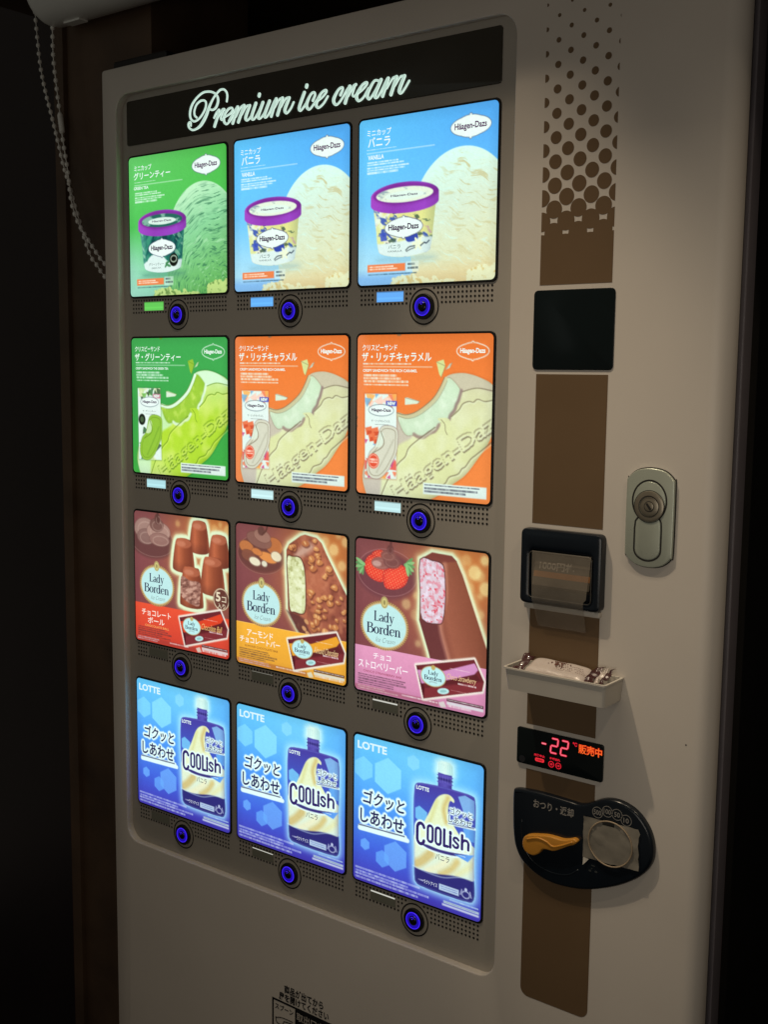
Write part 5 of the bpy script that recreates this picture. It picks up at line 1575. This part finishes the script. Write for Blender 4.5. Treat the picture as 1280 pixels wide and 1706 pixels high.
MB().lathe(*cy, [(0.0195, D - 0.0285), (0.0225, D - 0.0275), (0.0225, D - 0.023)], 32).build('key_plug', M['steel'], lk, angle=30)
rg = MB()
for r0, r1, yy in ((0.0775, 0.0805, D - 0.0225), (0.0500, 0.0535, D - 0.0290), (0.0228, 0.0262, D - 0.0262)):
    rg.ann(*cy, r0, r1, yy, 40)
rg.build('ring_gap', M['gap'], lk, recalc=False)
MB().flat([(cy[0] + a, cy[1] + b) for a, b in ((-0.017, 0.012), (-0.008, 0.018), (0.016, -0.012), (0.006, -0.019))], D - 0.0294).build('keyhole', M['gap'], lk, recalc=False)

# LED display
led = MB().slab(rr(1.7065, -3.4965, 2.2165, -3.2975, 0.014), D - 0.012, D, 0.004).build('digital_display', M['teal'], vm, origin=(1.96, D, -3.5), angle=30)
LEDRED, LEDORG = (255, 58, 74), (255, 106, 40)
lm = MB()
yl = D - 0.0128
SEG = {'2': 'abged', '-': 'g'}
def digit(ch, x, z, w, h, c):
    t = 0.0090
    sl = 0.10
    P = {'a': ((0.12, 1), (0.88, 1)), 'b': ((1, 0.93), (1, 0.57)), 'c': ((1, 0.43), (1, 0.07)), 'd': ((0.12, 0), (0.88, 0)), 'e': ((0, 0.43), (0, 0.07)), 'f': ((0, 0.93), (0, 0.57)), 'g': ((0.12, 0.5), (0.88, 0.5))}
    for s_ in SEG[ch]:
        (a0, b0), (a1, b1) = P[s_]
        q0 = (x + a0 * w + b0 * h * sl, z + b0 * h)
        q1 = (x + a1 * w + b1 * h * sl, z + b1 * h)
        lm.ribbon([q0, ((q0[0] + q1[0]) / 2, (q0[1] + q1[1]) / 2), q1], [t * 1.35] * 3, yl, 3, (190, 14, 30))
        lm.ribbon([q0, ((q0[0] + q1[0]) / 2, (q0[1] + q1[1]) / 2), q1], [t * 0.8] * 3, yl - 0.0006, 3, c)
digit('-', 1.856, -3.3965, 0.026, 0.075, (255, 130, 150))
digit('2', 1.912, -3.3985, 0.038, 0.078, (255, 104, 128))
digit('2', 1.972, -3.3985, 0.038, 0.078, (255, 104, 128))
def led_text(body, box, c, bold=0.0, shear=0.0, y=None):
    p, f_ = glyphs(body, bold, shear)
    p = fit(p, (box[0], box[3], box[2], box[1]))
    lm.add([(a, yl if y is None else y, z_) for a, z_ in p], f_, c)
led_text('℃', (2.043, -3.336, 2.069, -3.315), (236, 30, 50), 0.03)
led_text('販売中', (2.076, -3.368, 2.212, -3.316), (196, 30, 14), 0.06)
led_text('販売中', (2.077, -3.367, 2.211, -3.317), LEDORG, 0.01, y=yl - 0.0006)
led_text('紙幣中止', (1.815, -3.438, 1.880, -3.424), (240, 36, 56), 0.03)
lm.flat(rr(1.822, -3.465, 1.877, -3.445, 0.008), yl, (236, 44, 56))
led_text('1000', (1.832, -3.460, 1.868, -3.450), (120, 8, 18), 0.03, y=yl - 0.0006)
led_text('釣銭切れ', (1.910, -3.438, 1.972, -3.424), (240, 36, 56), 0.03)
for cx, tx in ((1.920, '50'), (1.962, '10')):
    for k in range(1):
        n_ = 20
        a_, b_ = circle(cx, -3.462, 0.0135, n_), circle(cx, -3.462, 0.0175, n_)
        lm.add([(q[0], yl, q[1]) for q in a_] + [(q[0], yl, q[1]) for q in b_], [(i, (i + 1) % n_, n_ + (i + 1) % n_, n_ + i) for i in range(n_)], (226, 30, 48))
    led_text(tx, (cx - 0.008, -3.468, cx + 0.008, -3.456), (240, 40, 58), 0.03)
lm.build('lit_segments', M['ink'], led, ink=True, recalc=False)
MB().flat(circle(1.742, -3.470, 0.019, 24), D - 0.0126).build('sensor_window', mat('grey_sensor_window', (0.02, 0.022, 0.026), 0.3), led, recalc=False)

# coin return
co_pts = [(1.716, -3.640), (1.760, -3.632), (1.850, -3.626), (1.960, -3.627), (2.045, -3.630), (2.095, -3.632), (2.137, -3.622), (2.177, -3.602), (2.229, -3.575), (2.285, -3.562), (2.346, -3.566), (2.415, -3.593), (2.470, -3.644), (2.504, -3.704), (2.518, -3.774), (2.510, -3.840), (2.469, -3.908), (2.389, -3.976), (2.286, -4.034), (2.168, -4.080), (2.059, -4.102), (1.947, -4.105), (1.846, -4.080), (1.766, -4.029), (1.724, -3.962), (1.708, -3.880), (1.702, -3.780), (1.702, -3.660)]
cp = smooth_pts(co_pts, 5, True)
yc = D - 0.036
cr = MB().slab(cp, yc, D, 0.018, 5).build('coin_return', M['navy'], vm, origin=(2.1, D, -4.1), angle=50)
# dished coin cup: a shallow rim on the left half
rim = smooth_pts([(1.765, -3.80), (1.762, -3.88), (1.79, -3.965), (1.85, -4.02), (1.95, -4.045), (2.05, -4.03), (2.11, -3.985)], 6)
MB().tube([(a, yc + 0.0045, b) for a, b in rim], 0.0065, 8).build('cup_rim', M['navy'], cr, smooth=True)
lev = smooth_pts([(1.788, -3.905), (1.800, -3.875), (1.832, -3.858), (1.880, -3.846), (1.931, -3.836), (1.975, -3.834), (2.022, -3.834), (2.060, -3.824), (2.092, -3.812), (2.112, -3.823), (2.094, -3.844), (2.064, -3.858), (2.020, -3.886), (1.975, -3.910), (1.935, -3.912), (1.909, -3.920), (1.892, -3.944), (1.865, -3.963), (1.838, -3.967), (1.806, -3.956), (1.790, -3.932)], 4, True)
lv = MB().slab(lev, yc - 0.032, yc, 0.008, 4).build('return_lever', M['orange'], cr, angle=60, label='orange coin return lever')
rdg = smooth_pts([(1.815, -3.885), (1.88, -3.862), (1.935, -3.868), (1.975, -3.884), (2.03, -3.862), (2.09, -3.828)], 6)
MB().tube([(a, yc - 0.0315, b) for a, b in rdg], 0.006, 8).build('lever_ridge', M['orange'], cr, smooth=True)
def ink_text(body, box, y, name, m, parent, bold=0.02):
    p, f_ = glyphs(body, bold)
    p = fit(p, (box[0], box[3], box[2], box[1]))
    return MB().add([(a, y, z_) for a, z_ in p], f_)
t1 = ink_text('おつり・返却', (1.833, -3.712, 2.073, -3.664), yc - 0.0012, 'lettering', None, None)
for cx, cz, tx, w_ in ((2.209, -3.647, '500', 0.021), (2.264, -3.629, '100', 0.020), (2.318, -3.632, '50', 0.0155), (2.369, -3.650, '10', 0.0145)):
    a_, b_ = circle(cx, cz, 0.0268, 28), circle(cx, cz, 0.0298, 28)
    t1.add([(q[0], yc - 0.0012, q[1]) for q in a_] + [(q[0], yc - 0.0012, q[1]) for q in b_], [(i, (i + 1) % 28, 28 + (i + 1) % 28, 28 + i) for i in range(28)])
    p, f_ = glyphs(tx, 0.01)
    p = fit(p, (cx - w_, cz + 0.013, cx + w_, cz - 0.013))
    t1.add([(a, yc - 0.0016, z_) for a, z_ in p], f_)
t1.build('lettering', M['grey_ink'], cr, recalc=False)
# coin slot under frosted tape, with the raised ring of the slot showing through
MB().flat(circle(2.290, -3.790, 0.112, 40), yc - 0.0012).build('coin_slot', M['gap'], cr, recalc=False)
tp = MB()
nx, nz = 14, 10
rs = np.random.RandomState(5)
P0, P1, P2, P3 = np.array((2.135, -3.680)), np.array((2.438, -3.678)), np.array((2.450, -3.893)), np.array((2.137, -3.903))
for j in range(nz + 1):
    for i in range(nx + 1):
        s_, t_ = i / nx, j / nz
        q = (P0 * (1 - s_) + P1 * s_) * (1 - t_) + (P3 * (1 - s_) + P2 * s_) * t_
        if i == nx and j < 2:
            q = q + np.array((0.010 * (j + 0.6) - 0.006, 0))
        if i in (0, nx) or j in (0, nz):
            q = q + rs.randn(2) * 0.0012
        tp.v.append((q[0], yc - 0.0055 - 0.0035 * abs(rs.randn()), q[1]))
        tp.c.append(None)
for j in range(nz):
    for i in range(nx):
        if j == 0 and 5 <= i <= 7:
            continue
        a = j * (nx + 1) + i
        tp.f.append((a, a + 1, a + nx + 2, a + nx + 1))
tp.build('frosted_tape', M['frosted'], cr, smooth=True, label='square of frosted tape over the coin slot')
b = MB().tube([(a, yc - 0.0120, z_) for a, z_ in circle(2.290, -3.792, 0.1215, 48, 0.1180)], 0.0042, 8, True)
b.build('slot_ring', M['ring'], cr, smooth=True)
b = MB().add([(2.140, yc - 0.008, -3.902), (2.172, yc - 0.007, -3.905), (2.156, yc - 0.008, -3.926), (2.140, yc - 0.012, -3.944)], [(0, 1, 2, 3)])
b.build('tape_corner', M['ivory'], cr, recalc=False)
b = MB()
for cx, cz, sx, sz in ((2.195, -3.938, 0.012, 0.004), (2.178, -3.968, 0.008, 0.006), (2.212, -3.966, 0.009, 0.006), (2.188, -3.955, 0.005, 0.003)):
    b.flat(circle(cx, cz, sx, 14, sz), yc - 0.0012)
b.build('worn_mark', mat('worn_grey_mark', (0.035, 0.04, 0.042), 0.5), cr, recalc=False)

# instruction label at the bottom
il_o = (0.2, D, -6.3)
bl = MB()
def frame(x0, z0, x1, z1, t, y):
    for q in ((x0, z1 - t, x1, z1), (x0, z0, x1, z0 + t), (x0, z0 + t, x0 + t, z1 - t), (x1 - t, z0 + t, x1, z1 - t)):
        bl.flat([(q[2], q[3]), (q[0], q[3]), (q[0], q[1]), (q[2], q[1])], y)
frame(-0.104, -6.2, 0.60, -5.503, 0.014, D - 0.0010)
bl.flat([(0.586, -5.517), (0.098, -5.517), (0.098, -6.186), (0.586, -6.186)], D - 0.0010)
bl.flat([(0.098, -5.690), (-0.090, -5.690), (-0.090, -6.186), (0.098, -6.186)], D - 0.0010)
il = bl.build('instruction_label', M['black_ink'], vm, origin=il_o, recalc=False)
t1 = ink_text('商品が出てから', (0.004, -5.438, 0.338, -5.380), D - 0.0014, '', None, None, 0.03)
for body, bx in (('扉を開けてください', (-0.043, -5.496, 0.384, -5.440)),):
    t2 = ink_text(body, bx, D - 0.0014, '', None, None, 0.03)
    t1.add(t2.v, t2.f)
t2 = ink_text('スプーン', (-0.078, -5.572, 0.084, -5.532), D - 0.0014, '', None, None, 0.02)
t1.add(t2.v, t2.f)
sp_ = smooth_pts([(-0.072, -5.632), (-0.064, -5.662), (-0.035, -5.672), (-0.006, -5.660), (0.004, -5.640), (0.074, -5.632)], 5)
t1.ribbon([tuple(q) for q in sp_], [0.007] * len(sp_), D - 0.0014, 1)
sp_ = smooth_pts([(-0.066, -5.634), (-0.03, -5.622), (0.01, -5.617), (0.078, -5.616)], 5)
t1.ribbon([tuple(q) for q in sp_], [0.006] * len(sp_), D - 0.0018, 1)
t1.build('lettering', M['black_ink'], il, recalc=False)
ink_text('取出口内の', (0.112, -5.590, 0.40, -5.533), D - 0.0018, '', None, None, 0.02).build('pale_lettering', M['beige_ink'], il, recalc=False)

# ------------------------------------------------------------------ the little tray and the packet in it
tz, tb = -2.926, -3.046
yF = -0.262
tray = MB()
to = [(1.722, D - 0.002), (1.722, yF), (2.312, yF), (2.312, D - 0.002)]      # rim outline in plan
bo_ = [(1.745, D - 0.002), (1.742, yF + 0.020), (2.297, yF + 0.020), (2.297, D - 0.002)]
ti = [(1.734, D - 0.012), (1.734, yF + 0.010), (2.300, yF + 0.010), (2.300, D - 0.012)]
bi = [(1.756, D - 0.014), (1.754, yF + 0.030), (2.287, yF + 0.030), (2.287, D - 0.014)]
def rnd(p, r=0.020, n=4):
    out = []
    for i in range(4):
        a, b, c = np.array(p[i - 1]), np.array(p[i]), np.array(p[(i + 1) % 4])
        u, v = (a - b) / np.linalg.norm(a - b), (c - b) / np.linalg.norm(c - b)
        q = r if i in (1, 2) else 0.004
        for k in range(n + 1):
            t = k / n
            out.append(tuple(b + u * q * (1 - t) ** 2 + v * q * t ** 2))
    return out
seq = [[(x, y, tb) for x, y in rnd(bo_)], [(x, y, tz - 0.010) for x, y in rnd([(1.732, D - 0.002), (1.730, yF + 0.006), (2.306, yF + 0.006), (2.306, D - 0.002)])],
       [(x, y, tz - 0.008) for x, y in rnd(to)], [(x, y, tz) for x, y in rnd(to)], [(x, y, tz) for x, y in rnd(ti)], [(x, y, tb + 0.010) for x, y in rnd(bi)]]
tray.loops(seq, True, True)
tr = tray.build('spoon_tray', M['ivory'], None, origin=(2.017, D, tb), angle=40)
tag(tr, 'small shallow ivory plastic tray sticking out from the machine above the red digital display', 'tray')

px0, px1, py0, py1 = 1.800, 2.190, -0.238, -0.075
pk_o = (2.0, -0.16, tb + 0.012)
pk = thing('napkin_packet', pk_o, 'white napkin packet with twisted wine-red ends lying in the small tray', 'packet')
nx, ny = 40, 20
def pk_top(s_, t_):
    e = (1 - abs(2 * s_ - 1) ** 10) ** 0.6 * (1 - abs(2 * t_ - 1) ** 5) ** 0.5
    base = tb + 0.020 + (tz + 0.002 - tb - 0.020) * e
    return base + 0.056 * t_ * e + 0.0014 * math.sin(s_ * 17 + t_ * 4) * e + 0.0016 * math.sin(t_ * 11) * e - 0.010 * s_ * e
pb = MB()
for j in range(ny + 1):
    for i in range(nx + 1):
        s_, t_ = i / nx, j / ny
        pb.v.append((px0 + (px1 - px0) * s_, py0 + (py1 - py0) * t_, pk_top(s_, t_)))
        pb.c.append(None)
for j in range(ny):
    for i in range(nx):
        a = j * (nx + 1) + i
        pb.f.append((a, a + 1, a + nx + 2, a + nx + 1))
base_i = len(pb.v)
rim_i = [i for i in range(nx + 1)] + [j * (nx + 1) + nx for j in range(1, ny + 1)] + [ny * (nx + 1) + i for i in range(nx - 1, -1, -1)] + [j * (nx + 1) for j in range(ny - 1, 0, -1)]
for q in rim_i:
    v = pb.v[q]
    pb.v.append((v[0], v[1], tb + 0.012))
    pb.c.append(None)
m_ = len(rim_i)
for k in range(m_):
    pb.f.append((rim_i[k], rim_i[(k + 1) % m_], base_i + (k + 1) % m_, base_i + k))
pb.f.append(tuple(base_i + k for k in reversed(range(m_))))
pb.build('wrapper_body', M['film'], pk, origin=pk_o, smooth=True)
# printed flowers and lines on the wrapper
rs = np.random.RandomState(3)
fl = MB()
def on_top(s_, t_, lift=0.0012):
    return (px0 + (px1 - px0) * s_, py0 + (py1 - py0) * t_, pk_top(s_, t_) + lift)
def wrap_blob(cs, ct, rs_, rt, lift=0.0012):
    fl.add([on_top(cs + rs_ * math.cos(a), ct + rt * math.sin(a), lift) for a in np.linspace(0, 2 * math.pi, 9)[:-1]], [tuple(range(8))])
for k in range(46):
    cs, ct = 0.50 + rs.randn() * 0.055, 0.62 + rs.randn() * 0.10
    if 0.3 < cs < 0.66 and 0.35 < ct < 0.88:
        wrap_blob(cs, ct, 0.005 + rs.rand() * 0.009, 0.012 + rs.rand() * 0.03, 0.001 + 0.0001 * k)
for row in range(4):
    for k in range(16):
        if rs.rand() < 0.75:
            wrap_blob(0.44 + k * 0.028 + row * 0.02, 0.58 - row * 0.075 + rs.randn() * 0.006, 0.008, 0.010, 0.001 + 0.00007 * k)
fl.build('wrapper_print', mat('red_brown_print', (0.13, 0.045, 0.03), 0.4), pk, origin=pk_o, recalc=False)
def twist(sx, x_in, x_out, seed, name):
    rs = np.random.RandomState(seed)
    tw = MB()
    n, m = 10, 36
    for i in range(n + 1):
        u = i / n
        x = x_in + (x_out - x_in) * u
        spread = 1.0 - 0.30 * math.sin(math.pi * min(1, u * 1.2))
        for j in range(m + 1):
            t = j / m
            y = -0.160 + (t - 0.5) * 0.160 * spread
            z = tz - 0.006 + 0.050 * t + 0.0060 * math.sin(t * 19 + seed + u * 2) * (0.5 + 0.5 * u) + 0.010 * u * math.sin(t * 5 + seed) - 0.012 * abs(2 * t - 1) ** 2 * (1 - u)
            tw.v.append((x + 0.006 * math.sin(t * 11 + seed) * u, y, z))
            tw.c.append(None)
    for i in range(n):
        for j in range(m):
            a = i * (m + 1) + j
            tw.f.append((a, a + 1, a + m + 2, a + m + 1))
    return tw
for sx, x_in, x_out, seed in ((-1, 1.822, 1.768, 3), (1, 2.170, 2.222, 8), (1, 2.252, 2.276, 8)):
    o = twist(sx, x_in, x_out, seed, 'twisted_end').build('twisted_end', M['wine'], pk, origin=pk_o, smooth=True)
    sol = o.modifiers.new('film', 'SOLIDIFY')
    sol.thickness = 0.0003
o = twist(1, 2.2245, 2.2495, 8, 'clear_end').build('clear_fold', M['film'], pk, origin=pk_o, smooth=True)

# ------------------------------------------------------------------ roller blind with its bead chain
bl_o = (0.2, 0.30, 1.366)
rb = thing('roller_blind', bl_o, 'white roller blind case with a looped bead chain hanging beside the machine', 'roller blind')
c = MB()
prof = [(0.0, 0.02), (-0.006, 0.14), (0.0, 0.20), (0.012, 0.228), (0.03, 0.240)]
L = []
n_ = 48
for dx, r_ in [(0.0, 0.001), (0.0, 0.19), (0.006, 0.215), (0.022, 0.234), (0.05, 0.241), (5.6, 0.241)]:
    L.append([(-2.705 + dx, 0.30 + r_ * math.cos(2 * math.pi * k / n_), 1.366 + r_ * math.sin(2 * math.pi * k / n_)) for k in range(n_)])
c.loops(L, True, True)
c.build('blind_case', M['blindw'], rb, origin=bl_o, angle=40)
MB().box(-2.50, -2.32, 0.27, 0.35, 1.114, 1.127).build('bracket_clip', M['blindw'], rb)
A_ = [(-3.05, 0.42, 1.36), (-3.02, 0.42, 1.10), (-2.985, 0.415, 0.905), (-2.895, 0.39, 0.70), (-2.80, 0.37, 0.51), (-2.695, 0.345, 0.30), (-2.615, 0.33, 0.114), (-2.525, 0.31, -0.034), (-2.467, 0.30, -0.161), (-2.414, 0.30, -0.284), (-2.348, 0.30, -0.434), (-2.282, 0.30, -0.569), (-2.214, 0.30, -0.638), (-2.133, 0.30, -0.721), (-2.03, 0.30, -0.80), (-1.93, 0.30, -0.845)]
B_ = [(-2.672, 0.30, 1.15), (-2.672, 0.30, 0.932), (-2.65, 0.30, 0.755), (-2.621, 0.30, 0.577), (-2.603, 0.30, 0.466), (-2.579, 0.295, 0.332), (-2.529, 0.29, 0.13), (-2.497, 0.285, -0.005), (-2.473, 0.28, -0.139), (-2.428, 0.28, -0.265), (-2.367, 0.28, -0.358), (-2.278, 0.28, -0.46), (-2.211, 0.28, -0.529), (-2.13, 0.28, -0.612), (-2.02, 0.285, -0.70), (-1.93, 0.295, -0.80)]
for P in (A_, B_):
    sp_ = smooth_pts(P, 10)
    sl = np.concatenate([[0], np.cumsum(np.linalg.norm(np.diff(sp_, axis=0), axis=1))])
    b = MB().tube([tuple(q) for q in sp_[::2]], 0.0045, 5)
    for d_ in np.arange(0.03, sl[-1], 0.064):
        q = [float(np.interp(d_, sl, sp_[:, k])) for k in range(3)]
        b.ball(q, 0.0172, 8, 6, 1.0, 1.15)
    b.build('bead_chain', M['bead'], rb, origin=(P[0][0], P[0][1], P[0][2]), smooth=True)
b = MB().tube([(-2.604, 0.298, 0.482), (-2.601, 0.298, 0.466), (-2.582, 0.296, 0.372), (-2.580, 0.296, 0.352)], 0.021, 10)
b.build('chain_connector', M['bead'], rb, angle=40)
